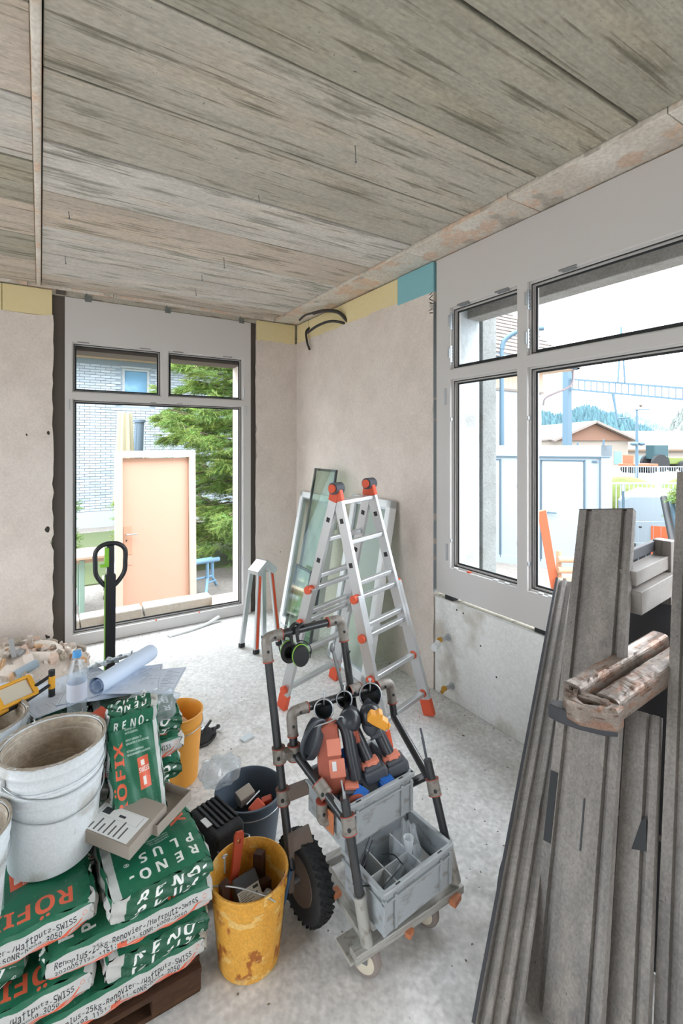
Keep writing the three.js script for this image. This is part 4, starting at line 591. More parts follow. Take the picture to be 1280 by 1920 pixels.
  const ch = thing('pry_bar', 'flat red pry bar sticking out of the yellow bucket', 'pry bar', at(-0.05, 0.10, -0.055)); ch.rotation.set(-0.15, 0.2, -0.22); mesh('bar', [extr([[-0.012, -0.1], [0.01, -0.1], [0.018, 0.16], [0.019, 0.23], [0.012, 0.24], [-0.012, 0.24], [-0.018, 0.23], [-0.014, 0.16]], 0.007, 0.0015, [[[-0.006, 0.205], [-0.006, 0.218], [0.006, 0.218], [0.006, 0.205]]])], M.tool_red, ch);
  const g2 = thing('gripping_pliers', 'dark blue handled pliers at the right rim of the yellow bucket', 'pliers', at(0.092, 0.16, 0.045)); g2.rotation.set(0.1, 0.3, -0.32); for (const s of [-1, 1]) mesh('grip', tube([[s * 0.008, -0.07, 0], [s * 0.016, 0.0, 0], [s * 0.01, 0.09, 0]], 0.007, 16, 8), std('grip_blue', 0x2b4a68, 0.5), g2); mesh('jaw', rb(0.02, 0.05, 0.01, 0, -0.09, 0, 0.003), M.lead, g2);
  const h2 = thing('eye_bolt', 'small eye bolt on the timber offcut in the yellow bucket', 'bolt', at(-0.078, 0.31, -0.012)); mesh('shank', rod([0, -0.02, 0], [0, 0.025, 0], 0.0025), M.zinc, h2); mesh('eye', torus(0.008, 0.002, 0, 0.032, 0, 0.5), M.zinc, h2);
  const rag = single('dark_rag', warp(sphere(0.07, 0, 0, 0, 1, 0.3, 1, 24), 0.008, 40), M.cardboard, 'dirty grey rag and rubble at the bottom of the yellow bucket', 'rag'); rag.position.set(...at(0, 0.05, 0)); rag.material = std('rag_dark', 0x4a4038, 0.95);
}
// orange-yellow bucket behind the stack
{
  const b = thing('yellow_bucket', 'clean orange bucket standing behind the plaster bags', 'bucket', [0.575, 0, -2.45]); mesh('pail', pail(0.095, 0.118, 0.335, [[0.29, 0.004]]), std('pail_orange', 0xe8a23e, 0.45), b); mesh('handle', bail(0.121, 0.29, 0.02, 0.12), M.wire, b);
  const c = single('brick_piece', rb(0.07, 0.05, 0.05, 0.585, 0.26, -2.44, 0.004, 0.5, 0.3), M.wood_pale, 'pale broken brick piece inside the orange bucket', 'brick'); const c2 = single('brick_piece', rb(0.14, 0.2, 0.14, 0.575, 0.11, -2.45, 0.02), M.wood_pale, 'tan rubble block at the bottom of the orange bucket', 'brick');
}
// dark bucket between stack and trolley
{
  const P = [0.735, 0, -1.90], b = thing('grey_bucket', 'dark grey bucket with tile cutter bits and red parts behind the yellow bucket', 'bucket', P); const dg = std('pail_dark', 0x4d5a68, 0.5);
  mesh('pail', pail(0.108, 0.135, 0.225, [[0.19, 0.004]]), dg, b); mesh('handle', bail(0.138, 0.2, 0.01, 0.14), M.wire, b);
  const put = (name, label, cat, geo, m, x, y, z, rot = [0, 0, 0]) => { const o = single(name, geo, m, label, cat); o.position.set(P[0] + x, y, P[2] + z); o.rotation.set(...rot); };
  put('grey_block', 'light grey block lying in the dark grey bucket', 'block', rb(0.07, 0.045, 0.05, 0, 0, 0, 0.004), M.cardboard, 0.0, 0.165, -0.05, [0.3, 0.2, 0.1]);
  put('red_tool_part', 'larger red plastic tool part in the dark grey bucket', 'tool part', [rb(0.06, 0.05, 0.05, 0, 0, 0, 0.01), rb(0.03, 0.03, 0.06, 0.01, 0.0, 0.03, 0.006)], M.tool_red, 0.015, 0.16, 0.045, [0.4, 0.4, 0.2]);
  put('red_tool_part', 'smaller red plastic tool part by the bucket wall', 'tool part', [rb(0.045, 0.025, 0.03, 0, 0, 0, 0.006)], M.tool_red, 0.072, 0.16, 0.02, [0.2, -0.3, 0.3]);
  put('black_drill_case', 'black boxy tool under the grey block in the bucket', 'tool', [rb(0.16, 0.1, 0.14, 0, 0, 0, 0.02), rb(0.04, 0.06, 0.04, 0.06, 0.05, -0.02, 0.01)], M.black, 0, 0.075, 0);
  put('chisel_bit', 'thin bright chisel bit lying in the dark grey bucket', 'bit', [rod([-0.03, 0, 0], [0.04, 0.012, -0.03], 0.004)], M.zinc, 0.02, 0.158, -0.005);
}
// black ribbed tool case and loose plastic bag beside it
{
  const c = thing('black_tool_case', 'black ribbed plastic tool case leaning between the bags and buckets', 'case', [0.565, 0, -1.80], 0.25);
  mesh('shell', [rb(0.13, 0.25, 0.2, 0, 0.125, 0, 0.02)], M.rubber, c); for (let k = 0; k < 5; k++) mesh('rib', rb(0.012, 0.012, 0.15, -0.03 + k * 0.02, 0.251, -0.01, 0.004), M.black, c); mesh('badge', rb(0.022, 0.003, 0.05, -0.048, 0.252, 0.01, 0.001), M.label_white, c, 'small white badge'); mesh('carry_handle', tube([[-0.055, 0.20, 0.1], [-0.055, 0.20, 0.135], [0.055, 0.21, 0.135], [0.055, 0.2, 0.1]], 0.004, 24, 8), M.wire, c);
  std('film', 0xeef3f7, 0.18, { transmission: 0.82, thickness: 0, side: THREE.DoubleSide });
  const g = new THREE.SphereGeometry(0.085, 40, 28), a = g.attributes.position; for (let i = 0; i < a.count; i++) { const x = a.getX(i), y = a.getY(i), z = a.getZ(i), k = 1 + 0.14 * Math.sin(x * 60 + y * 35) * Math.sin(z * 52 + y * 40) + 0.08 * Math.sin(x * 130 + z * 90); a.setXYZ(i, x * k * 1.0, y * k * 0.62, z * k * 0.8); } g.computeVertexNormals(); const bag = single('plastic_bag', g, M.film, 'crumpled clear plastic bag over the edge of the dark grey bucket', 'plastic bag'); bag.position.set(0.635, 0.30, -1.96);
}
// ================= THINGS ON THE BAGS =================
{
  // cardboard box and lid
  const box = thing('cardboard_box', 'open shallow grey cardboard box on the front right bag', 'box', [0.29, 0.486, -1.645], 0.62); box.rotation.set(-0.02, 0.62, 0.05, 'YXZ'); const w = 0.075, d = 0.115, h = 0.032, t = 0.0025;
  mesh('tray', [bx(2 * w, t, 2 * d, 0, t / 2, 0), bx(t, h, 2 * d, -w, h / 2, 0), bx(t, h, 2 * d, w, h / 2, 0), bx(2 * w, h, t, 0, h / 2, -d), bx(2 * w, h, t, 0, h / 2, d)], M.cardboard, box);
  const lid = thing('box_lid', 'closed grey cardboard lid with printed sticker beside the open box', 'box', [0.215, 0.49, -1.585], 0.62); lid.rotation.set(0.03, 0.66, 0.08, 'YXZ'); mesh('lid', rb(0.155, 0.04, 0.19, 0, 0.022, 0, 0.002), M.cardboard, lid); mesh('sticker', (() => { const g = new THREE.BoxGeometry(0.09, 0.001, 0.17); return g.rotateY(0).translate(-0.028, 0.0428, -0.005); })(), M.printed_label, lid, 'printed white sticker');
  // bottle
  const bt = thing('water_bottle', 'clear water bottle with blue cap on the papers', 'bottle', [0.105, 0.738, -1.86]); std('pet', 0xf2f7fb, 0.08, { transmission: 0.92, thickness: 0 });
  mesh('body', lathe([[0, 0], [0.028, 0.002], [0.031, 0.01], [0.029, 0.03], [0.031, 0.04], [0.031, 0.12], [0.027, 0.15], [0.014, 0.185], [0.011, 0.19], [0.011, 0.20]], 36), M.pet, bt); mesh('sleeve', lathe([[0.0313, 0.055], [0.0316, 0.06], [0.0316, 0.108], [0.0313, 0.112]], 36), std('sleeve_pale', 0xd9dbe6, 0.5, { transmission: 0.4 }), bt, 'pale printed sleeve'); mesh('cap', [cyl(0.0135, 0.013, 0.016, 0, 0.207, 0, 24), cyl(0.014, 0.014, 0.004, 0, 0.198, 0, 24)], std('cap_blue', 0x4a97d2, 0.4), bt, 'blue screw cap');
  // spread plans, rolled plan
  const sheet = (label, w, d, x, y, z, ry, s0, m) => { const g = new THREE.PlaneGeometry(w, d, 24, 20).rotateX(-Math.PI / 2), a = g.attributes.position; for (let i = 0; i < a.count; i++) { const px = a.getX(i), pz = a.getZ(i); a.setY(i, 0.006 * Math.sin(px * 14 + s0) * Math.sin(pz * 11 + s0 * 2) + 0.004 * Math.sin(px * 5 + pz * 9)); } const top = g.clone(), bot = g.clone().translate(0, -0.0012, 0); g.computeVertexNormals(); const o = single('plan_sheet', merge([top, bot].map((q) => { q.computeVertexNormals(); return q; })), m, label, 'plan', 'building plans on the bags'); o.position.set(x, y, z); o.rotation.y = ry; };
  std('plan_paper', 0xffffff, 0.75, { side: THREE.DoubleSide, map: canvasTex(512, 384, (c, w, h) => { c.fillStyle = '#d3dcea'; c.fillRect(0, 0, w, h); c.strokeStyle = '#8d98ac'; c.lineWidth = 1.5; for (let i = 0; i < 16; i++) { const x = 30 + ((i * 97) % 380), y = 30 + ((i * 61) % 260); c.strokeRect(x, y, 30 + (i * 37) % 90, 20 + (i * 29) % 60); } c.fillStyle = '#6c7890'; for (let i = 0; i < 14; i++) c.fillRect(380, 40 + i * 20, 40 + (i * 31) % 80, 4); c.strokeStyle = '#5e6a80'; c.strokeRect(10, 10, w - 20, h - 20); }) });
  sheet('building plan spread under the water bottle', 0.30, 0.26, 0.09, 0.736, -2.07, 0.3, 1, M.plan_paper);
  sheet('building plan overlapping to the right of the bottle', 0.34, 0.24, 0.24, 0.740, -2.03, -0.25, 2, M.plan_paper);
  sheet('building plan hanging over the right rear corner of the bags', 0.26, 0.2, 0.34, 0.747, -1.96, -0.5, 3, M.plan_paper);
  sheet('building plan at the left under the work lamp', 0.26, 0.22, -0.20, 0.722, -2.22, -0.3, 4, M.plan_paper);
  const sp = []; for (let i = 0; i <= 60; i++) { const a = i / 60 * 13, r = 0.014 + a * 0.0011; sp.push([Math.cos(a) * r, Math.sin(a) * r]); } const rollPts = [...sp, ...sp.slice().reverse().map(([x, y]) => [x * 0.97, y * 0.97])];
  const roll = single('rolled_plan', merge([lathe([[0.031, -0.17], [0.033, -0.16], [0.031, 0.17]], 28), lathe([[0.03, 0.17], [0.026, -0.17]], 28), lathe([[0.02, 0.169], [0.018, -0.169]], 24)]), std('roll_paper', 0xc9d6ea, 0.75, { side: THREE.DoubleSide }), 'loosely rolled bluish plan on top of the papers', 'plan'); roll.rotation.set(Math.PI / 2 - 0.06, 0, 0.85, 'YXZ'); roll.position.set(0.285, 0.778, -2.05); roll.rotation.y = -0.75; roll.rotation.z = 0;
  // metal clips
  const cl = thing('clip_strip', 'bundle of bright metal clips behind the rolled plan', 'clips', [0.26, 0.745, -2.2], 0.3); for (let k = 0; k < 7; k++) mesh('clip', [rb(0.03, 0.004, 0.018, -0.07 + k * 0.024, 0.012 + (k % 3) * 0.006, (k % 2) * 0.02, 0.001, k * 0.4, 0.2), rb(0.004, 0.018, 0.016, -0.07 + k * 0.024, 0.018, (k % 2) * 0.02, 0.001, k * 0.4)], M.zinc, cl); mesh('rail', rb(0.2, 0.012, 0.02, 0, 0.007, -0.015, 0.002), M.zinc, cl);
  // lamp
  const lamp = thing('work_lamp', 'folding yellow and black work lamp beside the water bottle', 'lamp', [-0.045, 0.735, -2.04]); const ly = std('lamp_yellow', 0xe2a32c, 0.45);
  const head = new THREE.Group(); const tilt = (g) => g.rotateZ(0.0).rotateX(0.75).rotateY(0.55).translate(-0.03, 0.055, 0.02);
  mesh('housing', tilt(rb(0.115, 0.022, 0.075, 0, -0.012, 0, 0.01)), M.black, lamp); mesh('bezel', tilt(extr([[-0.06, -0.04], [0.06, -0.04], [0.065, -0.03], [0.065, 0.03], [0.06, 0.04], [-0.06, 0.04], [-0.065, 0.03], [-0.065, -0.03]], 0.01, 0.002, [[[-0.05, -0.03], [-0.05, 0.03], [0.05, 0.03], [0.05, -0.03]]]).rotateX(-Math.PI / 2)), ly, lamp, 'yellow frame'); mesh('lens', tilt(rb(0.1, 0.004, 0.06, 0, 0.002, 0, 0.002)), std('lens_pale', 0xcfc6b4, 0.3), lamp);
  mesh('bracket', [rod([0.02, 0.05, 0.0], [0.075, 0.075, -0.01], 0.006), rod([0.0, 0.02, 0.03], [0.075, 0.045, -0.005], 0.006), rod([-0.08, 0.012, 0.06], [-0.02, 0.02, 0.03], 0.012)], M.black, lamp); mesh('clamp_post', [rod([0.08, 0.0, -0.01], [0.08, 0.03, -0.01], 0.011), rod([0.08, 0.07, -0.01], [0.08, 0.095, -0.01], 0.011)], M.black, lamp); mesh('clamp_sleeve', rod([0.08, 0.03, -0.01], [0.08, 0.075, -0.01], 0.0115), ly, lamp, 'yellow sleeve'); mesh('base_bar', [rod([-0.1, 0.012, 0.075], [-0.05, 0.02, 0.05], 0.010)], ly, lamp);
  // clear film with leaflet
  const g = new THREE.SphereGeometry(0.085, 44, 30), a = g.attributes.position; for (let i = 0; i < a.count; i++) { const x = a.getX(i), y = a.getY(i), z = a.getZ(i), k = 1 + 0.16 * Math.sin(x * 48 + y * 30) * Math.sin(z * 44 + y * 38) + 0.09 * Math.sin(x * 120 + z * 95); a.setXYZ(i, x * k * 1.05, y * k * 0.5, z * k * 0.7); } g.computeVertexNormals(); const film = single('plastic_bag', g.rotateX(0.7), M.film, 'crumpled clear plastic bag with leaflet on the rear upper stack', 'plastic bag'); film.position.set(0.335, 0.725, -1.80);
  const leaf = single('leaflet', warp(new THREE.BoxGeometry(0.07, 0.0012, 0.05, 12, 1, 8), 0.006, 30, 2), M.printed_label, 'small printed leaflet inside the crumpled plastic', 'leaflet'); leaf.position.set(0.30, 0.74, -1.80); leaf.rotation.set(0.7, 0.6, 0.2);
  const red = single('red_packet', warp(new THREE.BoxGeometry(0.05, 0.012, 0.06, 8, 2, 8), 0.003, 40), M.tool_red, 'small red packet wedged beside the water bottle', 'packet'); red.position.set(0.165, 0.742, -1.80); red.rotation.set(0.2, 0.4, 0);
}
// pallet truck handle behind the stack
{
  const j = thing('pallet_truck', 'black pallet truck with loop handle standing behind the bags', 'pallet truck', [0.305, 0, -2.78]); const tilt = (g) => g.rotateX(0.05);
  mesh('stem', tilt(rb(0.05, 0.78, 0.035, 0.0, 0.6, 0, 0.008)), std('jack_black', 0x26282c, 0.4, { map: T.dirt }), j); mesh('stem_edge', tilt(rb(0.004, 0.76, 0.036, -0.025, 0.6, 0, 0.001)), std('jack_green', 0x6f9a3c, 0.5), j, 'green edge');
  const L = []; for (const [x, y] of [[0, 0.92], [-0.062, 0.985], [-0.07, 1.05], [-0.066, 1.115], [-0.03, 1.145], [0.03, 1.145], [0.066, 1.115], [0.07, 1.05], [0.062, 0.985]]) L.push([x, y, 0]); mesh('handle_loop', tilt(tube(L, 0.0115, 80, 10, true)), M.jack_black, j); mesh('stem_top', tilt(rb(0.034, 0.22, 0.03, 0, 1.03, 0, 0.008)), M.jack_black, j); mesh('trigger', tilt(merge([rb(0.022, 0.10, 0.012, -0.018, 1.08, 0.01, 0.004), rb(0.04, 0.016, 0.012, -0.03, 1.04, 0.012, 0.004)])), std('trigger_green', 0x86c23a, 0.45), j, 'bright green trigger');
  mesh('pump', [cyl(0.06, 0.055, 0.2, 0, 0.16, 0.0, 24), rb(0.16, 0.06, 0.14, 0, 0.22, 0, 0.02), cyl(0.08, 0.08, 0.1, 0, 0.08, 0, 24, 0, Math.PI / 2)], M.jack_black, j); for (const x of [-0.09, 0.09]) mesh('fork', rb(0.11, 0.04, 0.40, x, 0.06, 0.15, 0.008), M.jack_black, j);
}
// rubble heap at the left wall, scattered bits
{
  seed = 900; const heap = thing('rubble_heap', 'heap of broken plaster and offcuts against the left of the back wall', 'rubble', [-0.30, 0, -4.10]); const mound = new THREE.SphereGeometry(1, 30, 14, 0, 6.283, 0, 1.57), a = mound.attributes.position; for (let i = 0; i < a.count; i++) { const k = 1 + 0.1 * Math.sin(a.getX(i) * 9) * Math.sin(a.getZ(i) * 11); a.setXYZ(i, a.getX(i) * 0.6 * k, a.getY(i) * 0.24 * k, a.getZ(i) * 0.32 * k); } mound.computeVertexNormals(); mesh('dust_mound', muv(mound), M.plaster_white, heap).userData.kind = 'stuff';
  const ms = [M.crust, M.cardboard, M.plaster_white, M.wood_pale, std('chunk_grey', 0x9a9a9a, 0.9), std('chunk_brick', 0xcdb4a4, 0.9), M.plaster_white, M.plaster_white], geos = []; for (let k = 0; k < 6; k++) { const g = new THREE.IcosahedronGeometry(1, 1), p = g.attributes.position; for (let i = 0; i < p.count; i++) { const h = 0.7 + 0.5 * hash(Math.round(p.getX(i) * 50), Math.round(p.getY(i) * 50) + Math.round(p.getZ(i) * 70), k + 5); p.setXYZ(i, p.getX(i) * h, p.getY(i) * h * 0.6, p.getZ(i) * h); } g.computeVertexNormals(); geos.push(g); }
  for (let k = 0; k < 230; k++) { const th = rr(0, 6.283), r = Math.sqrt(rnd()), x = Math.cos(th) * r * 0.62, z = Math.sin(th) * r * 0.33, y = 0.24 * Math.sqrt(Math.max(0.01, 1 - r * r)), s = rr(0.01, 0.038) * (rnd() > 0.9 ? 1.6 : 1); const o = mesh('plaster_chunk', rnd() > 0.3 ? pick(geos) : new THREE.BoxGeometry(2.4, 0.5, 1.4), pick(ms), heap); o.position.set(x, y, z); o.rotation.set(rr(0, 6), rr(0, 6), rr(0, 6)); o.scale.setScalar(s); }
  for (let k = 0; k < 9; k++) { const o = mesh('splinter', rb(rr(0.1, 0.28), 0.012, 0.03, 0, 0, 0, 0.002), pick(ms), heap); o.position.set(rr(-0.3, 0.3), 0.22 + rr(0, 0.08), rr(-0.25, 0.1)); o.rotation.set(rr(-.5, .5), rr(0, 3), rr(-.6, .6)); }
  mesh('pipe_piece', rod([0.16, 0.13, 0.26], [0.28, 0.16, 0.2], 0.03), std('pipe_bluegrey', 0x93a2ad, 0.5), heap, 'blue grey pipe offcut');
  const bits = new THREE.InstancedMesh(geos[0], M.crust, 520), m = new THREE.Matrix4(), qn = new THREE.Quaternion(), e = new THREE.Euler(), c = new THREE.Color(); bits.name = numbered('floor_debris');
  for (let i = 0; i < 520; i++) { let x, z; const k = rnd(); if (k < 0.3) { x = 2.24 - Math.abs(rr(0, 0.09)) * rnd(); z = rr(-4.4, -1.2); } else if (k < 0.45) { x = rr(0, 2.2); z = -4.46 + 0.1 * rnd(); } else { x = rr(0.5, 2.1); z = rr(-4.2, -0.7); } const s = rr(0.001, 0.0035) * (rnd() > 0.95 && x > 1.6 ? 2 : 1); m.compose(V(x, s * 0.4, z), qn.setFromEuler(e.set(0, rr(0, 6), 0)), V(s * rr(1, 2), s, s)); bits.setMatrixAt(i, m); const g = rr(0.5, 1); bits.setColorAt(i, c.setRGB(g, g * 0.95, g * 0.9)); }
  scene.add(bits); tag(bits, 'small crumbs of plaster scattered over the floor', 'debris', undefined, 'stuff');
  const tl = single('tile_offcut', rb(0.07, 0.01, 0.045, 0.985, 0.005, -2.58, 0.002, 0.3), std('tile_pale', 0xccd6dc, 0.4), 'small pale tile offcut lying on the floor', 'tile');
  const st = single('plastic_strip', tube([[0.93, 0.01, -4.30], [1.1, 0.012, -4.33], [1.3, 0.02, -4.40], [1.42, 0.06, -4.44]], 0.019, 30, 6).scale(1, 0.7, 1), M.white_plastic, 'white plastic strip lying along the foot of the tall window', 'strip');
}
// strapped black knee pad on the floor
{
  const k = thing('knee_pad', 'black strapped knee pad lying on the floor near the orange bucket', 'knee pad', [0.76, 0, -2.68], 0.5); mesh('shell', warp(sphere(0.07, 0, 0.035, 0, 1.05, 0.55, 0.75, 24), 0.003, 40), M.rubber, k); mesh('strap', [torus(0.05, 0.008, 0.02, 0.06, 0, 0.6, 0.4), tube([[0.05, 0.03, 0.03], [0.10, 0.045, 0.02], [0.13, 0.02, 0.0], [0.09, 0.01, -0.04]], 0.009, 24, 6)], M.black, k); mesh('buckle', rb(0.03, 0.01, 0.025, 0.0, 0.08, 0.015, 0.003, 0.3), M.zinc, k); mesh('pad', warp(sphere(0.075, 0.01, 0.014, 0, 1.15, 0.22, 0.8, 24), 0.002, 40), M.black, k);
}
// ================= LADDER, TRESTLE, OLD SASHES =================
const lerp3 = (a, b, t) => a.map((v, i) => v + (b[i] - v) * t);
{
  const hl = [1.49, 1.385, -2.44], hr = [1.80, 1.395, -2.54], AL = [1.62, 0, -2.095], AR = [1.99, 0, -2.20], BL = [1.31, 0, -2.77], BR = [1.73, 0, -2.91];
  const l = thing('folding_ladder', 'aluminium telescopic folding ladder with orange caps leaning open by the window', 'ladder', [1.65, 0, -2.5]); const loc = (p) => [p[0] - 1.65, p[1], p[2] + 2.5];
  const across = [0.955, 0, -0.296];
  const section = (top0, top1, f0, f1, sgn) => {
    const off = 0.03;   // outer rails sit wider than the inner ones and start lower
    for (const [t, f, s] of [[top0, f0, -1], [top1, f1, 1]]) {
      const d = [f[0] - t[0], f[1] - t[1], f[2] - t[2]], tt = lerp3(t, f, 0.03), tl = lerp3(t, f, 0.62), sh = (p, k) => [p[0] + across[0] * k * s, p[1], p[2] + across[2] * k * s], n = [d[2] * across[1] - d[1] * across[2], 0, 0];
      mesh('inner_rail', bar(loc(tt), loc(tl), 0.026, 0.062, [sgn * 0.3, 0.2, sgn * 0.9]), M.alu, l);
      mesh('outer_rail', bar(loc(sh(lerp3(t, f, 0.43), 0.026)), loc(sh(lerp3(t, f, 0.965), 0.026)), 0.028, 0.066, [sgn * 0.3, 0.2, sgn * 0.9]), M.alu, l);
      mesh('foot', bar(loc(sh(lerp3(t, f, 0.93), 0.026)), loc(sh(lerp3(t, f, 0.998), 0.026)), 0.034, 0.074, [sgn * 0.3, 0.2, sgn * 0.9], 0.006), M.orange, l, 'orange rubber foot');
      for (const u of [0.12, 0.30]) mesh('rung_socket', bar(loc(sh(lerp3(t, f, u), -0.0)), loc(sh(lerp3(t, f, u + 0.02), 0)), 0.03, 0.026, [sgn * 0.3, 0.2, sgn * 0.9], 0.002), M.black, l);
    }
    const rung = (u, wide) => { const a = lerp3(top0, f0, u), b = lerp3(top1, f1, u), k = wide ? 0.026 : 0; a[0] -= across[0] * k; a[2] -= across[2] * k; b[0] += across[0] * k; b[2] += across[2] * k; mesh('rung', bar(loc(a), loc(b), 0.034, 0.028, [0, 1, 0], 0.006), M.alu, l); if (wide) for (const [p, o, s] of [[a, b, 0], [b, a, 0]]) mesh('rung_cap', rod(loc(lerp3(p, o, -0.07)), loc(lerp3(p, o, 0.045)), 0.024, 0.024, 18), M.orange, l); };
    for (const u of [0.055, 0.22, 0.385, 0.55]) rung(u, false); for (const u of [0.44, 0.59, 0.745, 0.905]) rung(u, true);
  };
  section(hl, hr, AL, AR, 1); section(hl, hr, BL, BR, -1);
  for (const h of [hl, hr]) { for (const f of h === hl ? [AL, BL] : [AR, BR]) mesh('hinge_arm', bar(loc(lerp3(h, f, -0.008)), loc(lerp3(h, f, 0.05)), 0.036, 0.07, [0.3, 0.2, 0.9], 0.008), M.orange, l, 'orange hinge arm'); const c = loc(h), o = h === hl ? -0.03 : 0.03; mesh('hinge_knob', [rod([c[0] - across[0] * 0.035, c[1] + 0.01, c[2] - across[2] * 0.035], [c[0] + across[0] * 0.035, c[1] + 0.01, c[2] + across[2] * 0.035], 0.036, 0.036, 28)], M.lead, l, 'dark round hinge plate'); mesh('hinge_button', rod([c[0] - across[0] * 0.045, c[1] + 0.01, c[2] - across[2] * 0.045], [c[0] + across[0] * 0.045, c[1] + 0.01, c[2] + across[2] * 0.045], 0.026, 0.026, 28), M.orange, l, 'orange hinge button'); }
}
{
  const t = thing('folding_trestle', 'small folding aluminium trestle with orange striped legs by the tall window', 'trestle', [1.54, 0, -3.68], 0.28);
  mesh('cap', [extr([[-0.10, 0.615], [-0.10, 0.645], [-0.015, 0.715], [0.015, 0.715], [0.10, 0.645], [0.10, 0.615], [0.06, 0.60], [0.0, 0.66], [-0.06, 0.60]], 0.12, 0.004).translate(0, 0, -0.06)], M.alu, t);
  for (const s of [-1, 1]) for (const z of [0.05, -0.1]) { const a = [s * 0.062, 0.625, z * 0.7], b = [s * 0.115, 0.03, z * 1.25], leg = mesh('leg', bar(a, b, 0.042, 0.022, [0, 0, 1], 0.004), M.alu, t); if (z > 0) mesh('stripe', bar([a[0], a[1] - 0.02, a[2] + 0.0115], [b[0], b[1] + 0.01, b[2] + 0.0115], 0.024, 0.003, [0, 0, 1], 0.001), M.orange, leg, 'orange stripe'); mesh('rubber_foot', bar([b[0], 0.035, b[2]], [b[0] + s * 0.004, 0.002, b[2] + 0.002], 0.048, 0.03, [0, 0, 1], 0.004), M.black, leg); }
}
std('sash_white', 0xe6e9ea, 0.4); std('pane_green', 0xf0f6f1, 0.03, { transmission: 1, thickness: 0, ior: 1.6 }); std('film_green', 0xd0dbd0, 0.12, { transmission: 0.6, thickness: 0 });
function sash(label, bot, top, wdir, w, prof, m, glass, opts = {}) {         // bot/top: foot and head of the near edge; w along wdir
  const up = [top[0] - bot[0], top[1] - bot[1], top[2] - bot[2]], L = Math.hypot(...up), x = wdir, n = V(...x).cross(V(...up)).normalize(); const s = thing(opts.name ?? 'window_sash', label, opts.cat ?? 'window sash', bot, 0, 'old sashes against the right wall'); const put = (name, g, mm, lab) => { basis(g, [0, 0, 0], x, up, n.toArray()); mesh(name, g, mm, s, lab); };
  if (prof) { const f = (a, b, c, d) => bb(a, b, c, d, -0.03, 0.03); put('frame', merge([rb(prof, L, 0.06, prof / 2, L / 2, 0, 0.006), rb(prof, L, 0.06, w - prof / 2, L / 2, 0, 0.006), rb(w, prof, 0.06, w / 2, prof / 2, 0, 0.006), rb(w, prof, 0.06, w / 2, L - prof / 2, 0, 0.006)]), m); put('bead', merge([f(prof, prof + 0.012, prof, L - prof), f(w - prof - 0.012, w - prof, prof, L - prof), f(prof, w - prof, prof, prof + 0.012), f(prof, w - prof, L - prof - 0.012, L - prof)].map((g) => g.scale(1, 1, 0.6))), M.zinc, 'grey glazing bead'); put('pane', bb(prof, w - prof, prof, L - prof, -0.003, 0.003), glass, 'greenish glass'); if (opts.bolts) put('hinge_bolt', merge(opts.bolts.map((k) => rb(0.02, 0.06, 0.02, 0, L * k, 0.03, 0.004))), M.zinc); }
  else { put('pane', bb(0, w, 0, L, -0.012, -0.008), glass, 'front pane'); put('rear_pane', bb(0, w, 0, L, 0.008, 0.012), glass); put('spacer', merge([bb(0, 0.02, 0, L, -0.008, 0.008), bb(w - 0.02, w, 0, L, -0.008, 0.008), bb(0, w, 0, 0.02, -0.008, 0.008), bb(0, w, L - 0.02, L, -0.008, 0.008)]), M.lead, 'dark edge seal'); }
  return s;
}
const zAx = [0, 0, -1];
sash('old white sash standing farthest in the corner behind the ladder', [1.90, 0.002, -3.46], [2.205, 1.19, -3.60], [0.03, 0, -1], 0.68, 0.055, M.sash_white, M.pane_green, { bolts: [0.2, 0.8] });
sash('tall loose double glazing unit with dark edge behind the ladder', [1.80, 0.002, -3.36], [2.13, 1.44, -3.48], [0.03, 0, -1], 0.40, 0, M.sash_white, M.pane_green, { name: 'glazing_unit', cat: 'glass' });
sash('old white sash with greenish glass at the right, next to its shadow', [1.90, 0.002, -2.70], [2.20, 1.24, -2.79], [0.05, 0, -1], 0.56, 0.06, M.sash_white, M.film_green, { bolts: [0.3, 0.7] });
sash('short loose pane standing in front of the farthest sash', [1.72, 0.002, -3.40], [1.88, 0.62, -3.46], [0.03, 0, -1], 0.3, 0, M.sash_white, M.pane_green, { name: 'glazing_unit', cat: 'glass' });
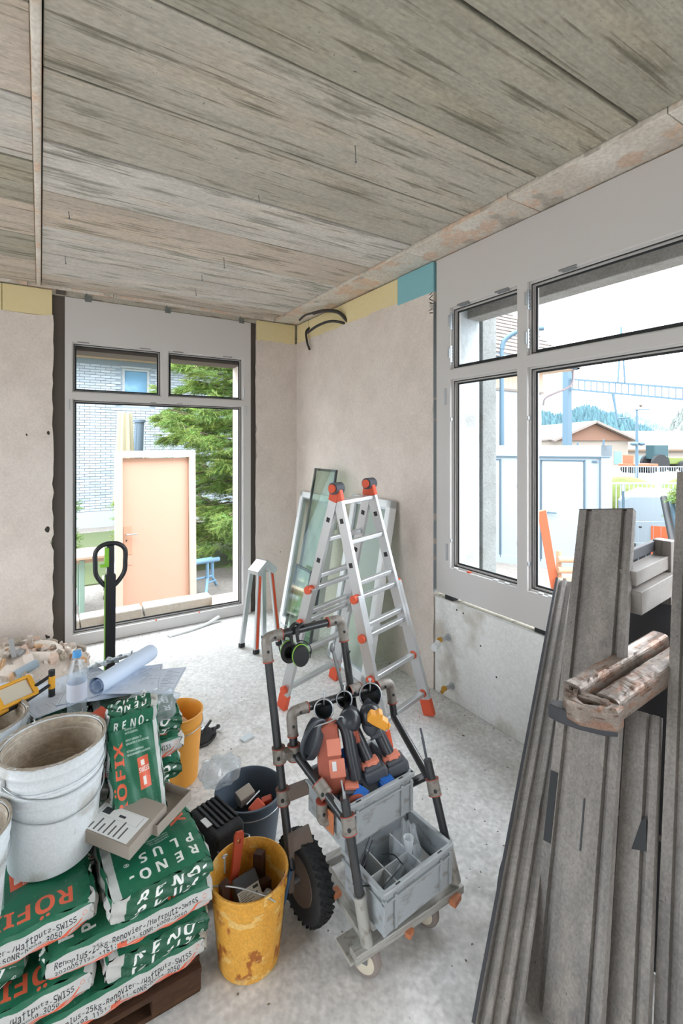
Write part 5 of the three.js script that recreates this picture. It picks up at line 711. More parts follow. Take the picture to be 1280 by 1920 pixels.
// ================= TOOL TROLLEY =================
std('carbon', 0xffffff, 0.35, { map: rep(T.carbon, 6, 30), clearcoat: 0.4 }); std('joint_grey', 0x8d8781, 0.5, { metalness: 0.25, map: T.dirt }); std('joint_brown', 0x6d5f56, 0.6); std('seal_red', 0x9c4636, 0.6); std('box_grey', 0xa3a9ad, 0.55, { map: T.dirt }); std('box_dark', 0x6b7076, 0.6); std('caster_tread', 0x8a7f7a, 0.7); std('caster_hub', 0xd4cbb8, 0.6); std('copper', 0xb8734f, 0.5); std('plate_alu', 0xb3b2ad, 0.5, { metalness: 0.3, map: T.dirt });
const RT = 0.0145, O = [1.0, 0, -1.4];
const trolley = thing('tool_trolley', 'tubular tool trolley with two grey boxes and four wheels', 'trolley', O);
{
  const L = (p) => [p[0] - O[0], p[1] - O[1], p[2] - O[2]], tb = (name, a, b, m = M.carbon, r = RT) => mesh(name, rod(L(a), L(b), r, r, 20), m, trolley);
  const elbow = (a, c, b) => { const q1 = lerp3(c, a, 0.5), pts = [a, lerp3(a, c, 0.55), lerp3(lerp3(a, c, 0.86), lerp3(b, c, 0.86), 0.5), lerp3(b, c, 0.55), b].map(L), e = mesh('elbow', tube(pts, RT + 0.0045, 24, 16), M.joint_grey, trolley, 'grey cast elbow'); for (const p of [a, b]) mesh('collar', rod(L(p), L(lerp3(p, c, 0.05)), RT + 0.006, RT + 0.006, 18), M.seal_red, e); mesh('screw', [lerp3(a, c, 0.5), lerp3(b, c, 0.5)].map((p) => sphere(0.005, p[0] - O[0] - 0.004, p[1], p[2] - O[2] + RT + 0.006)), M.gasket, e); };
  const clampAt = (p, dir, p2) => { const d = V(...dir).normalize().multiplyScalar(0.026), a = [p[0] - d.x, p[1] - d.y, p[2] - d.z], b = [p[0] + d.x, p[1] + d.y, p[2] + d.z], c = mesh('clamp', [rod(L(a), L(b), RT + 0.008, RT + 0.008, 18), ...(p2 ? [bar(L(p), L(p2), 0.03, 0.036, [0, 1, 0.3], 0.006)] : [])], M.joint_grey, trolley, 'grey cast clamp'); for (const [p, o] of [[a, b], [b, a]]) mesh('collar', rod(L(p), L(lerp3(p, o, 0.05)), RT + 0.009, RT + 0.009, 18), M.seal_red, c); mesh('screw', sphere(0.006, p[0] - O[0] - 0.012, p[1], p[2] - O[2] + RT + 0.008), M.gasket, c); };
  // handle
  const h0 = [0.69, 0.955, -1.62], h1 = [1.01, 0.962, -1.62], r0 = [0.728, 0.20, -1.49], r1 = [1.06, 0.20, -1.49];
  tb('handle_bar', lerp3(h0, h1, 0.16), lerp3(h0, h1, 0.84)); tb('rear_upright', lerp3(h0, r0, 0.09), r0); tb('rear_upright', lerp3(h1, r1, 0.09), r1); elbow(lerp3(h0, h1, 0.2), h0, lerp3(h0, r0, 0.11)); elbow(lerp3(h1, h0, 0.2), h1, lerp3(h1, r1, 0.11));
  // second hoop
  const u0 = [0.757, 0.70, -1.55], u1 = [1.20, 0.69, -1.55], k0 = [0.762, 0.565, -1.535], k1 = [1.205, 0.56, -1.53], fl0 = [0.852, 0.115, -1.215], fl1 = [0.80, 0.555, -1.262], fr0 = [1.228, 0.13, -1.215], fr1 = [1.157, 0.54, -1.28], cl = lerp3(fl0, fl1, 0.82), cr = lerp3(fr0, fr1, 0.78);
  tb('hoop_bar', lerp3(u0, u1, 0.12), lerp3(u0, u1, 0.88)); elbow(lerp3(u0, u1, 0.15), u0, lerp3(u0, k0, 0.6)); elbow(lerp3(u1, u0, 0.15), u1, lerp3(u1, k1, 0.6)); tb('hoop_leg', lerp3(u0, k0, 0.5), k0); tb('hoop_leg', lerp3(u1, k1, 0.5), k1);
  tb('brace_tube', k0, cl); tb('brace_tube', k1, cr); clampAt(k0, [0.02, -1, 0.1], [0.712, 0.57, -1.535]); clampAt([0.710, 0.565, -1.55], [0.05, -1, 0.1]); clampAt(lerp3(k0, cl, 0.55), [0.08, -0.15, 0.2]); clampAt(cl, [0.01, 0.36, -0.135]); clampAt(cr, [0.01, 0.36, -0.135]); clampAt([1.035, 0.70, -1.56], [1, 0, 0]);
  { const m = lerp3(k0, cl, 0.6); elbow([m[0] - 0.012, m[1] - 0.02, m[2]], [m[0] - 0.012, m[1] - 0.085, m[2]], [m[0] + 0.05, m[1] - 0.085, m[2] + 0.02]); tb('cross_tube', [m[0] + 0.045, m[1] - 0.085, m[2] + 0.02], [1.2, m[1] - 0.085, m[2] + 0.02]); }
  clampAt([0.716, 0.43, -1.53], [0.05, -1, 0.15]); mesh('side_bracket', bar(L([0.716, 0.43, -1.53]), L([0.80, 0.45, -1.50]), 0.03, 0.04, [0, 1, 0], 0.004), M.joint_brown, trolley); mesh('side_bracket', [bar(L([0.728, 0.28, -1.50]), L([0.80, 0.30, -1.48]), 0.03, 0.05, [0, 1, 0], 0.004)], M.joint_brown, trolley);
  // front uprights
  tb('front_upright', lerp3(fl0, fl1, 0.3), fl1); tb('front_upright', lerp3(fr0, fr1, 0.3), fr1); mesh('upright_sleeve', rod(L(fl0), L(lerp3(fl0, fl1, 0.34)), RT + 0.005), M.plate_alu, trolley, 'pale aluminium sleeve'); mesh('upright_sleeve', rod(L(fr0), L(lerp3(fr0, fr1, 0.34)), RT + 0.005), M.plate_alu, trolley, 'pale aluminium sleeve');
  // base frame
  mesh('base_frame', [bar(L([0.80, 0.105, -1.215]), L([1.25, 0.105, -1.215]), 0.04, 0.028, [0, 1, 0], 0.003), bar(L([0.87, 0.105, -1.22]), L([0.86, 0.14, -1.50]), 0.04, 0.02, [0, 1, 0], 0.003), bar(L([1.20, 0.105, -1.22]), L([1.10, 0.14, -1.50]), 0.04, 0.02, [0, 1, 0], 0.003), bar(L([0.84, 0.15, -1.50]), L([1.12, 0.15, -1.50]), 0.03, 0.03, [0, 1, 0], 0.003), rb(0.09, 0.012, 0.09, -0.17, 0.095, 0.15, 0.004), rb(0.09, 0.012, 0.09, 0.16, 0.095, 0.15, 0.004)], M.plate_alu, trolley); mesh('stop_block', [rb(0.045, 0.02, 0.025, 0.20, 0.10, 0.212, 0.003, 0.3), rb(0.03, 0.016, 0.02, 0.0, 0.092, 0.21, 0.003, 0.4), rb(0.03, 0.02, 0.03, -0.16, 0.15, 0.02, 0.004)], M.copper, trolley, 'small copper coloured block');
  // casters
  for (const [x, z, ry] of [[0.862, -1.235, 0.55], [1.125, -1.255, 0.35]]) { const w = mesh('caster', (() => { const g = lathe([[0.012, -0.016], [0.04, -0.016], [0.046, -0.013], [0.050, -0.006], [0.050, 0.006], [0.046, 0.013], [0.04, 0.016], [0.012, 0.016]], 40).rotateZ(Math.PI / 2).rotateY(ry); return g.translate(...L([x, 0.05, z])); })(), M.caster_tread, trolley, 'caster wheel with worn tread'); mesh('hub', lathe([[0.0, -0.018], [0.034, -0.0175], [0.036, 0.0], [0.034, 0.0175], [0, 0.018]], 32).rotateZ(Math.PI / 2).rotateY(ry).translate(...L([x, 0.05, z])), M.caster_hub, w); mesh('fork', [rb(0.004, 0.07, 0.026, 0.021, 0.03, 0, 0.002), rb(0.004, 0.07, 0.026, -0.021, 0.03, 0, 0.002), rb(0.05, 0.006, 0.04, 0, 0.042, 0, 0.002)].map((g) => g.rotateY(ry).translate(...L([x, 0.055, z]))), M.steel, w); }
  // big pneumatic wheels
  for (const x of [0.785, 1.17]) {
    const c = L([x, 0.142, -1.50]), w = mesh('rear_wheel', lathe([[0.075, -0.024], [0.10, -0.031], [0.126, -0.029], [0.137, -0.018], [0.139, 0], [0.137, 0.018], [0.126, 0.029], [0.10, 0.031], [0.075, 0.024]], 60).rotateZ(Math.PI / 2).rotateY(0.12).translate(...c), M.rubber, trolley, 'pneumatic rubber tyre'); mesh('rim', lathe([[0.0, -0.02], [0.03, -0.028], [0.06, -0.016], [0.078, -0.03], [0.08, -0.024], [0.08, 0.024], [0.078, 0.03], [0.06, 0.016], [0.03, 0.028], [0, 0.02]], 40).rotateZ(Math.PI / 2).rotateY(0.12).translate(...c), M.joint_brown, w);
    const kn = []; for (let k = 0; k < 34; k++) for (const [o, r, ph] of [[-0.021, 0.1345, 0], [-0.007, 0.1385, 0.5], [0.007, 0.1385, 0], [0.021, 0.1345, 0.5]]) { const a = (k + ph) / 34 * 6.2832; kn.push(new THREE.BoxGeometry(0.0105, 0.006, 0.0165).rotateY(0.78).translate(o, r, 0).rotateX(a).rotateY(0.12).translate(...c)); } mesh('tread', kn, M.rubber, w, 'diamond tread blocks').userData.kind = 'stuff'; mesh('axle', rod([c[0] - 0.06, c[1], c[2]], [c[0] + 0.06, c[1], c[2]], 0.01), M.steel, w);
  }
  for (const x of [0.728, 1.06]) mesh('wheel_bracket', [bar(L([x, 0.32, -1.50]), L([x, 0.12, -1.50]), 0.022, 0.034, [0, 0, 1], 0.005)], M.joint_brown, trolley);
}
function euroBox(label, cx, y0, cz, w, d, h, ry) {
  const b = thing('storage_box', label, 'box', [cx, y0, cz], ry), t = 0.005, e = 0.012;
  mesh('body', [bx(w - e * 2, t, d - e * 2, 0, t / 2, 0), bx(w - e * 2, h, t, 0, h / 2, -d / 2 + e), bx(w - e * 2, h, t, 0, h / 2, d / 2 - e), bx(t, h, d - e * 2, -w / 2 + e, h / 2, 0), bx(t, h, d - e * 2, w / 2 - e, h / 2, 0)], M.box_grey, b);
  mesh('rim', [rb(w, 0.014, 0.016, 0, h - 0.004, -d / 2 + 0.006, 0.003), rb(w, 0.014, 0.016, 0, h - 0.004, d / 2 - 0.006, 0.003), rb(0.016, 0.014, d, -w / 2 + 0.006, h - 0.004, 0, 0.003), rb(0.016, 0.014, d, w / 2 - 0.006, h - 0.004, 0, 0.003)], M.box_grey, b); mesh('rib', [rb(w - 0.004, 0.006, 0.012, 0, h - 0.035, d / 2 - 0.008, 0.002), ...[-1, 1].map((s) => rb(0.01, h - 0.03, 0.012, s * (w / 2 - 0.055), h / 2 - 0.01, d / 2 - 0.008, 0.002)), ...[-1, 1].map((s) => rb(0.012, h - 0.03, 0.012, s * (w / 2 - 0.01), h / 2 - 0.01, d / 2 - 0.008, 0.002)), rb(0.012, 0.006, d - 0.004, -w / 2 + 0.008, h - 0.035, 0, 0.002)], M.box_grey, b); mesh('rim_slot', [bx(0.018, 0.002, 0.004, -w * 0.3, h + 0.003, d / 2 - 0.005), bx(0.018, 0.002, 0.004, w * 0.3, h + 0.003, d / 2 - 0.005)], M.gasket, b); return b;
}
const ub = euroBox('grey storage box full of cordless tools, upper one on the trolley', 0.945, 0.375, -1.395, 0.305, 0.235, 0.135, 0.07); mesh('copper_patch', rb(0.004, 0.07, 0.09, -0.155, 0.06, 0.02, 0.002), M.copper, ub);
const lb = euroBox('grey storage box with dividers, lower one on the trolley front', 1.018, 0.165, -1.275, 0.315, 0.215, 0.135, 0.085); mesh('divider', [bx(0.004, 0.09, 0.19, -0.06, 0.05, 0), bx(0.004, 0.09, 0.19, 0.05, 0.05, 0), bx(0.22, 0.09, 0.004, -0.05, 0.05, 0.0)], M.label_white, lb);
// cordless tools standing in the upper box, each built upright with x to the right of the viewer and z towards him
std('tool_dark', 0x3b4148, 0.5); std('tool_rust', 0x9c4f3c, 0.55); std('tool_pink', 0xd9836c, 0.5); std('tool_yellow', 0xe09a2e, 0.45); std('tool_gloss', 0x2b2f36, 0.3);
const FACE = -32 * Math.PI / 180;
function battery(p, ry, t) { const b = mesh('battery', [rb(0.07, 0.038, 0.055, 0, 0, 0, 0.007), rb(0.05, 0.012, 0.045, -0.004, 0.024, 0, 0.004), rb(0.012, 0.03, 0.06, 0.03, 0.002, 0, 0.005)].map((g) => g.rotateX(0.3).rotateY(ry).translate(...p)), M.lead, t, 'slate grey battery'); mesh('battery_top', rb(0.04, 0.01, 0.03, 0, 0.034, 0, 0.003).rotateX(0.3).rotateY(ry).translate(...p), M.tool_pink, b, 'pale red top'); return b; }
{
  const t = thing('angle_grinder', 'dusty red cordless grinder with black guard at the left of the upper box', 'power tool', [0.862, 0.535, -1.42], FACE); t.scale.setScalar(1.2); t.rotation.x = -0.25; t.rotation.order = 'YXZ';
  mesh('body', extr([[-0.055, 0.105], [-0.02, 0.125], [0.005, 0.12], [0.02, 0.02], [0.035, -0.045], [-0.01, -0.06], [-0.04, -0.055], [-0.05, 0.02]], 0.05, 0.008).translate(0, 0, -0.025), M.tool_rust, t); mesh('panel', [rb(0.04, 0.045, 0.006, -0.004, 0.065, 0.032, 0.003, 0, 0, 0.12), rb(0.045, 0.048, 0.006, 0.006, 0.012, 0.032, 0.003, 0, 0, 0.12)], M.tool_pink, t, 'faded red cover'); mesh('plate', rb(0.012, 0.024, 0.002, -0.002, 0.018, 0.036, 0.0005, 0, 0, 0.1), M.label_white, t);
  mesh('grip', [tube([[0.01, 0.13, 0.0], [0.03, 0.11, 0.005], [0.045, 0.05, 0.01], [0.06, -0.02, 0.012]], 0.02, 24, 12)], M.tool_gloss, t); mesh('guard', [lathe([[0.0, -0.012], [0.05, -0.012], [0.056, 0.012], [0.052, 0.012], [0.048, -0.008], [0, -0.008]], 40).rotateX(0.3).rotateZ(1.2).translate(-0.066, 0.075, 0.0), torus(0.05, 0.006, -0.06, 0.08, 0.01, 0.3, 0.9)], M.tool_dark, t, 'black guard'); mesh('wire_loop', tube([[-0.065, 0.115, 0.03], [-0.02, 0.13, 0.035], [0.02, 0.14, 0.02], [0.03, 0.125, 0.02]], 0.002, 20, 6), M.zinc, t); battery([0.045, -0.062, 0.02], 0.1, t);
}
function drill(label, pos, roll, belly) {
  const t = thing('cordless_driver', label, 'power tool', pos, FACE); t.rotation.set(-0.2, FACE, roll, 'YXZ'); t.scale.setScalar(1.15);
  mesh('body', [cyl(0.034, 0.03, 0.085, 0, 0.085, 0, 24, Math.PI / 2 - 0.2), sphere(0.035, 0, 0.09, 0.03, 1, 1, 0.8)], M.tool_gloss, t); mesh('belly', [sphere(0.028, -0.008, 0.068, 0.032, 0.9, 1.2, 0.7), rb(0.035, 0.05, 0.02, 0.0, 0.05, 0.03, 0.008)], belly, t, 'dusty red cover'); mesh('grip', tube([[0, 0.075, 0], [0.01, 0.03, 0.012], [0.022, -0.03, 0.02]], 0.019, 20, 12), M.tool_gloss, t); mesh('grip_base', rb(0.05, 0.02, 0.05, 0.024, -0.04, 0.022, 0.006), M.tool_pink, t, 'pale red base'); battery([0.03, -0.064, 0.024], 0.3, t); mesh('chuck', [rod([0, 0.087, -0.04], [0, 0.10, -0.085], 0.02, 0.013, 18)], M.lead, t); return t;
}
drill('cordless driver with dusty red belly in the middle of the upper box', [0.955, 0.575, -1.42], 0.28, M.tool_rust); drill('cordless driver at the right of the upper box beside the yellow handle', [1.035, 0.575, -1.405], 0.3, M.tool_dark);
{
  const y = thing('glue_gun', 'orange yellow plastic grip lying across the right driver', 'tool', [1.01, 0.685, -1.385], FACE); y.rotation.set(0.1, FACE, -0.45, 'YXZ'); mesh('grip', [extr([[-0.035, 0.0], [-0.03, 0.018], [-0.012, 0.022], [-0.006, 0.034], [0.008, 0.034], [0.014, 0.018], [0.04, 0.014], [0.046, -0.004], [0.04, -0.018], [-0.01, -0.016], [-0.03, -0.012]], 0.024, 0.005)], M.tool_yellow, y); mesh('tip', rod([0.044, -0.004, 0.012], [0.052, -0.006, 0.012], 0.012, 0.011, 18), M.tool_yellow, y);
  for (const [p, l, r] of [[[0.868, 0.695, -1.51], 'round holder ring with dark opening on the left of the hoop bar', 0.034], [[0.962, 0.70, -1.52], 'round holder ring in the middle of the hoop bar', 0.029], [[1.075, 0.69, -1.51], 'large open holder cup at the right of the hoop bar', 0.042]]) { const c = thing('holder_ring', l, 'holder', p, FACE, 'rings on the hoop bar'); c.rotation.set(-0.35, FACE, 0, 'YXZ'); mesh('cup', lathe([[0, -0.05], [r - 0.004, -0.05], [r, -0.04], [r, 0.0], [r - 0.003, 0.001], [r - 0.004, -0.045], [0, -0.046]], 36).rotateX(Math.PI / 2), M.tool_dark, c); mesh('rim', torus(r, 0.0025, 0, 0, 0.001), M.zinc, c, 'pale rim'); mesh('hose_clip', [torus(0.019, 0.0025, 0, 0.03, -0.03, 0, 1.57), rb(0.012, 0.01, 0.02, 0, 0.052, -0.03, 0.002)], M.zinc, c); }
  const blue = (l, x, yy, z, ry, sx = 1) => { const o = single('blue_case', merge([rb(0.06 * sx, 0.045, 0.045, 0, 0, 0, 0.008), rb(0.05 * sx, 0.012, 0.04, 0, 0.024, 0, 0.004)]), M.tool_blue, l, 'case'); o.position.set(x, yy, z); o.rotation.set(0.3, ry, 0.2); }; blue('bright blue plastic case between the grinder and the middle driver', 0.925, 0.535, -1.45, 0.2, 1.2); blue('bright blue plastic case at the front left of the upper box', 0.90, 0.475, -1.325, 0.5); blue('bright blue plastic case at the front right of the upper box', 1.01, 0.485, -1.325, 0.1, 0.8);
  const rc = single('red_clamp', tube([[0.85, 0.42, -1.33], [0.865, 0.49, -1.32], [0.91, 0.485, -1.305], [0.905, 0.43, -1.305]], 0.009, 24, 8), M.tool_rust, 'dusty red clamp arm at the front of the upper box', 'clamp'); const dk = single('black_charger', rb(0.25, 0.06, 0.16, 0.957, 0.415, -1.40, 0.01, 0.07), M.tool_dark, 'black charger at the bottom of the upper box', 'charger');
  single('drill_bit', [rod([0.80, 0.55, -1.262], [0.792, 0.61, -1.268], 0.0028), rod([0.80, 0.55, -1.262], [0.798, 0.575, -1.264], 0.005)], M.zinc, 'thin bright bit standing in the left front tube', 'bit'); single('drill_bit', [rod([1.157, 0.53, -1.28], [1.142, 0.62, -1.29], 0.0045), rod([1.147, 0.60, -1.287], [1.138, 0.65, -1.295], 0.0035)], M.lead, 'dark bit standing in the right front tube', 'bit'); single('drill_bit', [rod([1.10, 0.21, -1.29], [1.085, 0.40, -1.315], 0.0022), rod([1.0855, 0.40, -1.315], [1.0845, 0.42, -1.316], 0.0045)], M.gasket, 'long thin black rod rising out of the lower box', 'rod');
  single('mortar_chisel', [rod([0.985, 0.70, -1.56], [0.955, 0.86, -1.59], 0.0065), sphere(0.012, 0.953, 0.87, -1.592, 0.8, 1.6, 0.8), rod([0.985, 0.70, -1.56], [0.99, 0.66, -1.555], 0.012)], M.steel, 'long steel chisel rod clipped to the hoop bar', 'chisel'); single('thin_hook', tube([[1.0, 0.70, -1.56], [1.02, 0.78, -1.57], [1.015, 0.84, -1.575], [1.02, 0.85, -1.57]], 0.0035, 20, 6), M.black, 'thin black hook beside the chisel rod', 'hook');
}
// things in the lower box
{
  const g = new THREE.SphereGeometry(0.06, 44, 32), a = g.attributes.position; for (let i = 0; i < a.count; i++) { const x = a.getX(i), y = a.getY(i), z = a.getZ(i), k = 1 + 0.15 * Math.sin(x * 70 + y * 45) * Math.sin(z * 66 + y * 50) + 0.09 * Math.sin(x * 170 + z * 120), tp = y > 0 ? 1 - y * 5 : 1; a.setXYZ(i, x * k * 0.85 * tp, y * k * 1.35, z * k * 0.7 * tp); } g.computeVertexNormals(); const b = single('plastic_bag', g, M.film, 'crumpled clear plastic bag standing in the lower trolley box', 'plastic bag'); b.position.set(1.06, 0.285, -1.275);
  const gl = thing('safety_glasses', 'clear safety glasses lying in the lower trolley box', 'glasses', [0.955, 0.27, -1.215], 0.3); for (const s of [-1, 1]) mesh('lens', sphere(0.026, s * 0.028, 0, 0, 1, 0.75, 0.25), M.pet, gl); mesh('temple', [tube([[-0.055, 0.005, 0], [-0.08, 0.012, -0.03], [-0.1, 0.0, -0.07]], 0.002, 12, 6), tube([[0.055, 0.005, 0], [0.06, 0.012, -0.04], [0.05, 0.0, -0.08]], 0.002, 12, 6), tube([[-0.055, 0.01, 0], [0, 0.014, 0.004], [0.055, 0.01, 0]], 0.002, 12, 6)], M.gasket, gl);
  single('paper_cup', lathe([[0.012, 0], [0.018, 0.05], [0.0165, 0.05], [0.011, 0.002], [0, 0.002]], 24).translate(1.075, 0.25, -1.285), M.white_plastic, 'small white paper roll beside the plastic bag', 'roll'); single('steel_strip', [rod([0.83, 0.275, -1.26], [0.96, 0.30, -1.355], 0.002), rod([0.835, 0.27, -1.25], [0.965, 0.295, -1.345], 0.002)], M.lead, 'thin steel wires across the left of the lower box', 'wire'); single('screw_tray', [rb(0.1, 0.05, 0.09, 1.1, 0.20, -1.28, 0.008)], M.label_white, 'white parts tray under the plastic bag in the lower box', 'tray');
}
// ear defenders on the handle
{
  const e = thing('ear_defenders', 'black and green ear defenders hanging on the trolley handle', 'ear defenders', [0.807, 0.955, -1.615], FACE); const cup = (x, z, r) => { const c = mesh('cup', [lathe([[0, 0.022], [0.026, 0.021], [0.035, 0.012], [0.036, 0.0]], 32).rotateX(Math.PI / 2).scale(0.85, 1.1, 1).rotateY(r).translate(x, -0.075, z)], M.rubber, e, 'matt black ear cup'); mesh('ring', torus(0.034, 0.004, 0, 0, 0).scale(0.87, 1.1, 1).rotateY(r).translate(x, -0.075, z), M.trigger_green, c, 'green trim ring'); mesh('cushion', torus(0.027, 0.011, 0, 0, -0.01).scale(0.87, 1.1, 1).rotateY(r).translate(x, -0.075, z), M.black, c); };
  cup(0.022, 0.03, 0.35); cup(-0.025, -0.005, 3.4); mesh('headband', [tube([[-0.012, -0.03, 0.02], [-0.018, 0.015, 0.012], [0.0, 0.03, 0.0], [0.01, 0.012, -0.02], [0.008, -0.02, -0.025]], 0.0065, 30, 8), tube([[0.012, -0.03, 0.025], [0.008, 0.017, 0.016], [0.024, 0.028, 0.0], [0.03, 0.01, -0.02]], 0.0065, 30, 8)], M.black, e); mesh('wire_arm', [tube([[0.008, -0.02, 0.03], [0.045, -0.025, 0.035], [0.06, -0.05, 0.035], [0.056, -0.085, 0.03]], 0.002, 20, 6), tube([[-0.01, -0.02, 0.0], [-0.045, -0.02, 0.0], [-0.062, -0.05, -0.005], [-0.056, -0.09, -0.01]], 0.002, 20, 6)], M.gasket, e);
}
// ================= GREY PROFILES LEANING AT THE RIGHT =================
std('profile', 0xffffff, 0.72, { map: rep(T.weather, 2, 1), bumpMap: rep(T.weatherB, 2, 1), bumpScale: 0.002 }); std('profile_dark', 0x3c3d42, 0.6); std('profile_edge', 0x4d443f, 0.7, { map: T.dirt }); std('rusty', 0xe6e2de, 0.38, { map: rep(T.rust, 3, 3), metalness: 0.35, bumpMap: T.fine, bumpScale: 0.003 }); std('steel_grey', 0x8b8580, 0.6, { map: T.dirt });
function profile(pts, L) {        // section in x (across) and y (out of the face), pushed along z by L, texture running along it
  const g = clean(extr(pts, L, 0.0015)), p = g.attributes.position, uv = g.attributes.uv; for (let i = 0; i < p.count; i++) uv.setXY(i, p.getX(i) + p.getY(i) * 0.7, p.getZ(i)); return g;
}
const ribbed = (w) => [[-w / 2, -0.02], [w / 2, -0.02], [w / 2, 0.012], [w / 2 - 0.022, 0.014], [w / 2 - 0.024, -0.004], [w / 2 - 0.036, -0.004], [w / 2 - 0.04, 0.0135], [-w / 2 + 0.052, 0.0135], [-w / 2 + 0.050, -0.004], [-w / 2 + 0.033, -0.004], [-w / 2 + 0.03, 0.014], [-w / 2, 0.012]];
function plank(label, bot, top, wdir, pts, m, group = 'grey profiles leaning at the right') {
  const z = V(...top).sub(V(...bot)), L = z.length(); z.normalize(); const x = V(...wdir).negate(); pts = pts.map(([a, b]) => [-a, b]).reverse(); x.addScaledVector(z, -x.dot(z)).normalize(); const y = z.clone().cross(x); const t = thing('metal_profile', label, 'profile', bot, 0, group); const put = (name, g, mm, lab) => mesh(name, basis(g, [0, 0, 0], x.toArray(), y.toArray(), z.toArray()), mm, t, lab); put('web', profile(pts, L), m); return { t, put, L };
}
const wz = [0.1, 0, 0.995];
{
  const a = plank('broad grimy grey profile standing tallest in front of the wide window', [1.235, 0.02, -0.815], [1.95, 1.385, -1.09], wz, ribbed(0.205), M.profile); a.put('end_cap', rb(0.205, 0.034, 0.004, 0, -0.003, a.L + 0.001, 0.001), M.profile_edge); a.put('slot', bb(-0.017, -0.012, 0.0125, 0.0155, 0.42, 0.56), M.black, 'thin dark slot'); a.put('dark_strip', bb(0.076, 0.1, 0.011, 0.0165, 0.40, 0.60), M.gasket, 'dark strip along the edge');  // slot darkness is a black strip laid on; second dark strip follows the edge
  const b = plank('short grey profile cut off below the rusty bars', [1.32, 0.02, -0.685], [1.72, 0.75, -0.835], wz, [[-0.05, -0.02], [0.05, -0.02], [0.05, 0.012], [0.03, 0.013], [0.028, -0.006], [0.016, -0.006], [0.012, 0.0125], [-0.05, 0.0125]], M.profile); b.put('patch', extr([[0.01, 0.46], [-0.03, 0.47], [-0.026, 0.56], [-0.012, 0.54]], 0.002).rotateX(Math.PI / 2).translate(0, 0.0155, 0), M.gasket, 'dark shape painted for a hole');  // patch is a flat black shape painting the dark inside of a hole
  const c = plank('grey profile at the right picture edge', [1.395, 0.02, -0.54], [2.12, 1.55, -0.79], wz, ribbed(0.215), M.profile);
  const d = plank('long low ribbed profile leaning at the far left of the group', [1.05, 0.035, -0.89], [2.19, 0.99, -1.40], [0.35, 0, 0.95], [[-0.055, -0.03], [0.055, -0.012], [0.055, 0.012], [0.045, 0.012], [0.043, -0.004], [0.026, -0.004], [0.022, 0.013], [0.008, 0.013], [0.006, -0.006], [-0.014, -0.006], [-0.018, 0.013], [-0.032, 0.013], [-0.034, -0.006], [-0.045, -0.006], [-0.055, 0.012]], M.profile); d.put('dark_edge', bb(0.054, 0.064, -0.032, 0.014, 0.0, d.L), M.profile_dark, 'dark edge');
  const e = plank('narrow grey profile wedged between the low ribbed and the broad one', [1.29, 0.02, -0.90], [1.934, 1.25, -1.147], [0.1, 0, 0.995], [[-0.045, -0.015], [0.045, -0.015], [0.045, 0.01], [0.02, 0.012], [0.018, -0.006], [-0.006, -0.006], [-0.01, 0.012], [-0.045, 0.01]], M.profile);
  const s = thing('metal_sheet', 'dark sheet panel standing behind the grey profiles', 'panel', [1.62, 0, -0.86]); mesh('sheet', bar([0, 0.003, 0], [0.48, 1.02, -0.08], 0.5, 0.012, [-0.9, 0.42, 0], 0.002), M.profile_dark, s); mesh('edge_bar', bar([0.15, 0.32, -0.26], [0.155, 0.33, 0.24], 0.02, 0.02), M.steel_grey, s);
  // frame of cross bars reaching to the wall
  const f = thing('steel_rack', 'grey steel frame with three cross bars behind the tall profile', 'frame', [2.0, 0, -0.90]); const bars = [[1.225, -0.10, 0.042, M.profile_dark, -0.10, 0.235], [1.165, -0.07, 0.055, M.steel_grey, -0.15, 0.235], [1.085, -0.045, 0.085, M.steel_grey, -0.165, 0.235]]; bars.forEach(([y, z, h, m, x0, x1], i) => mesh('cross_bar', muv(rb(x1 - x0, h, i === 0 ? 0.02 : 0.06, (x0 + x1) / 2, 0, 0, 0.004)).rotateZ(0.05).rotateY(0.09).translate(0, y, z), m, f, ['dark steel cross bar', 'grimy cross bar', 'pale cross bar'][i])); for (const x of [0.19]) mesh('post', rb(0.06, 1.26, 0.07, x, 0.63, -0.08, 0.004), M.steel_grey, f); 
}
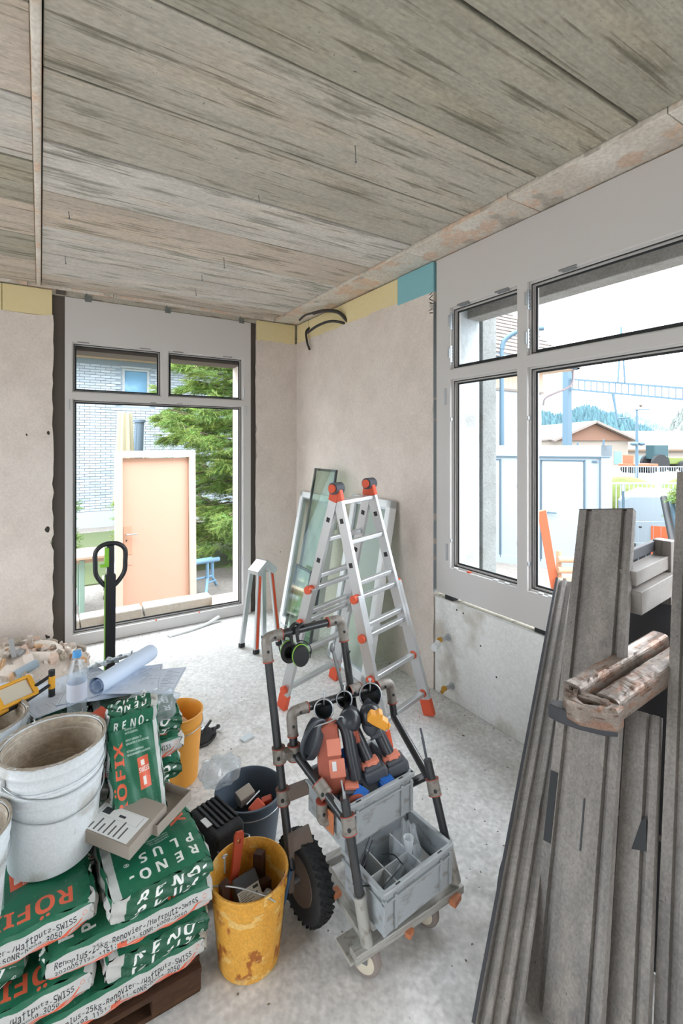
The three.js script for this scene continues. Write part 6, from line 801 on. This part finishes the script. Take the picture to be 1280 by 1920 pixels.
{
  const r = thing('rusty_bar_pair', 'pair of rusty peeling steel bars joined by a broken clasp', 'steel bars', [1.42, 0.86, -0.865]); const P = (x, y, z) => [x - 1.42, y - 0.86, z + 0.865];
  const peel = (g, amp, s) => { const p = g.attributes.position; for (let i = 0; i < p.count; i++) { const x = p.getX(i), y = p.getY(i), z = p.getZ(i); if (y < 0) continue; const k = amp * (fbm(Math.abs(x * 1.7 + s) % 1, Math.abs(z * 2.3 + s) % 1, 12, 12, 3, 9) - 0.45) * (1 - sstep(0.1, 0.5, x)); p.setY(i, y + k); p.setZ(i, z + k * 0.3); } g.computeVertexNormals(); return g; };
  const seg = (w, h, L, rad) => { const g = new RoundedBoxGeometry(L, h, w, 6, rad); return g; };
  const long = (w, h, L) => { const sh = []; const n = 20; for (let i = 0; i < n; i++) { const a = i / n * 6.2832, c = Math.cos(a), s = Math.sin(a), e = 0.45; sh.push([Math.sign(c) * Math.abs(c) ** e * w / 2, Math.sign(s) * Math.abs(s) ** e * h / 2]); } const g = clean(extr(sh, L, 0, [], 60)).rotateY(Math.PI / 2); return g; };
  mesh('bar', muv(peel(long(0.062, 0.06, 0.56), 0.022, 0.3), 1).rotateZ(0.09).translate(...P(1.425, 0.865, -0.905)), M.rusty, r, 'rear rusty bar with flaking skin'); mesh('bar', muv(peel(long(0.075, 0.075, 0.50), 0.016, 0.7), 1).rotateZ(0.09).translate(...P(1.475, 0.845, -0.82)), M.rusty, r, 'front rusty bar');
  const cpts = [[-0.05, -0.06], [-0.062, -0.03], [-0.058, 0.0], [-0.03, 0.012], [-0.005, 0.0], [0.02, 0.012], [0.05, 0.045], [0.06, 0.07], [0.045, 0.085], [0.02, 0.075], [-0.02, 0.04], [-0.04, 0.01], [-0.045, -0.03], [-0.03, -0.05]];
  mesh('clasp', muv(warp(extr([[-0.04, -0.065], [0.01, -0.075], [0.03, -0.03], [0.045, 0.03], [0.05, 0.075], [0.0, 0.085], [-0.03, 0.05], [-0.055, 0.0], [-0.06, -0.04]], 0.05, 0.008, [[[-0.03, -0.03], [-0.035, 0.0], [-0.01, 0.03], [0.01, 0.05], [0.02, 0.035], [0.0, 0.0], [-0.015, -0.035]]]).rotateX(Math.PI / 2), 0.003, 60), 1).translate(...P(1.43, 0.865, -0.85)), M.rusty, r, 'bent open clasp'); mesh('clasp_pin', cyl(0.012, 0.012, 0.03, ...P(1.44, 0.868, -0.81), 14), M.rusty, r); mesh('clasp_pin', [cyl(0.018, 0.016, 0.03, ...P(1.405, 0.868, -0.895), 18), ...Array.from({ length: 6 }, (_, i) => bx(0.003, 0.012, 0.014, ...P(1.405 + 0.012 * Math.cos(i), 0.885, -0.895 + 0.012 * Math.sin(i)), i))], M.rusty, r); mesh('hook', muv(warp(extr([[-0.055, -0.09], [-0.02, -0.1], [0.03, -0.05], [0.05, 0.03], [0.045, 0.07], [0.02, 0.085], [-0.005, 0.06], [-0.04, 0.0], [-0.06, -0.05]], 0.034, 0.006).rotateX(Math.PI / 2), 0.002, 40), 1).translate(...P(1.425, 0.825, -0.86)), M.profile_dark, r, 'dark curved hook plate');
}
{
  const k = thing('cable_coil', 'black cable coil with orange handle behind the leaning profiles', 'cable', [1.375, 0, -1.10]); mesh('coil', [torus(0.085, 0.012, 0, 0.1, 0, 0, 0.4), torus(0.07, 0.012, 0.02, 0.09, -0.02, 0, 0.4), torus(0.08, 0.011, 0.0, 0.093, -0.03, 0, 0.5)], M.black, k); mesh('handle', rod([-0.04, 0.12, 0.05], [-0.075, 0.135, 0.055], 0.014), M.black, k); mesh('handle_tip', rod([-0.075, 0.135, 0.055], [-0.098, 0.145, 0.058], 0.017, 0.012, 18), M.orange, k, 'orange tip');
}
scene.traverse((o) => { if (o.isMesh) { o.castShadow = o.receiveShadow = true; } });
renderer.render(scene, camera);
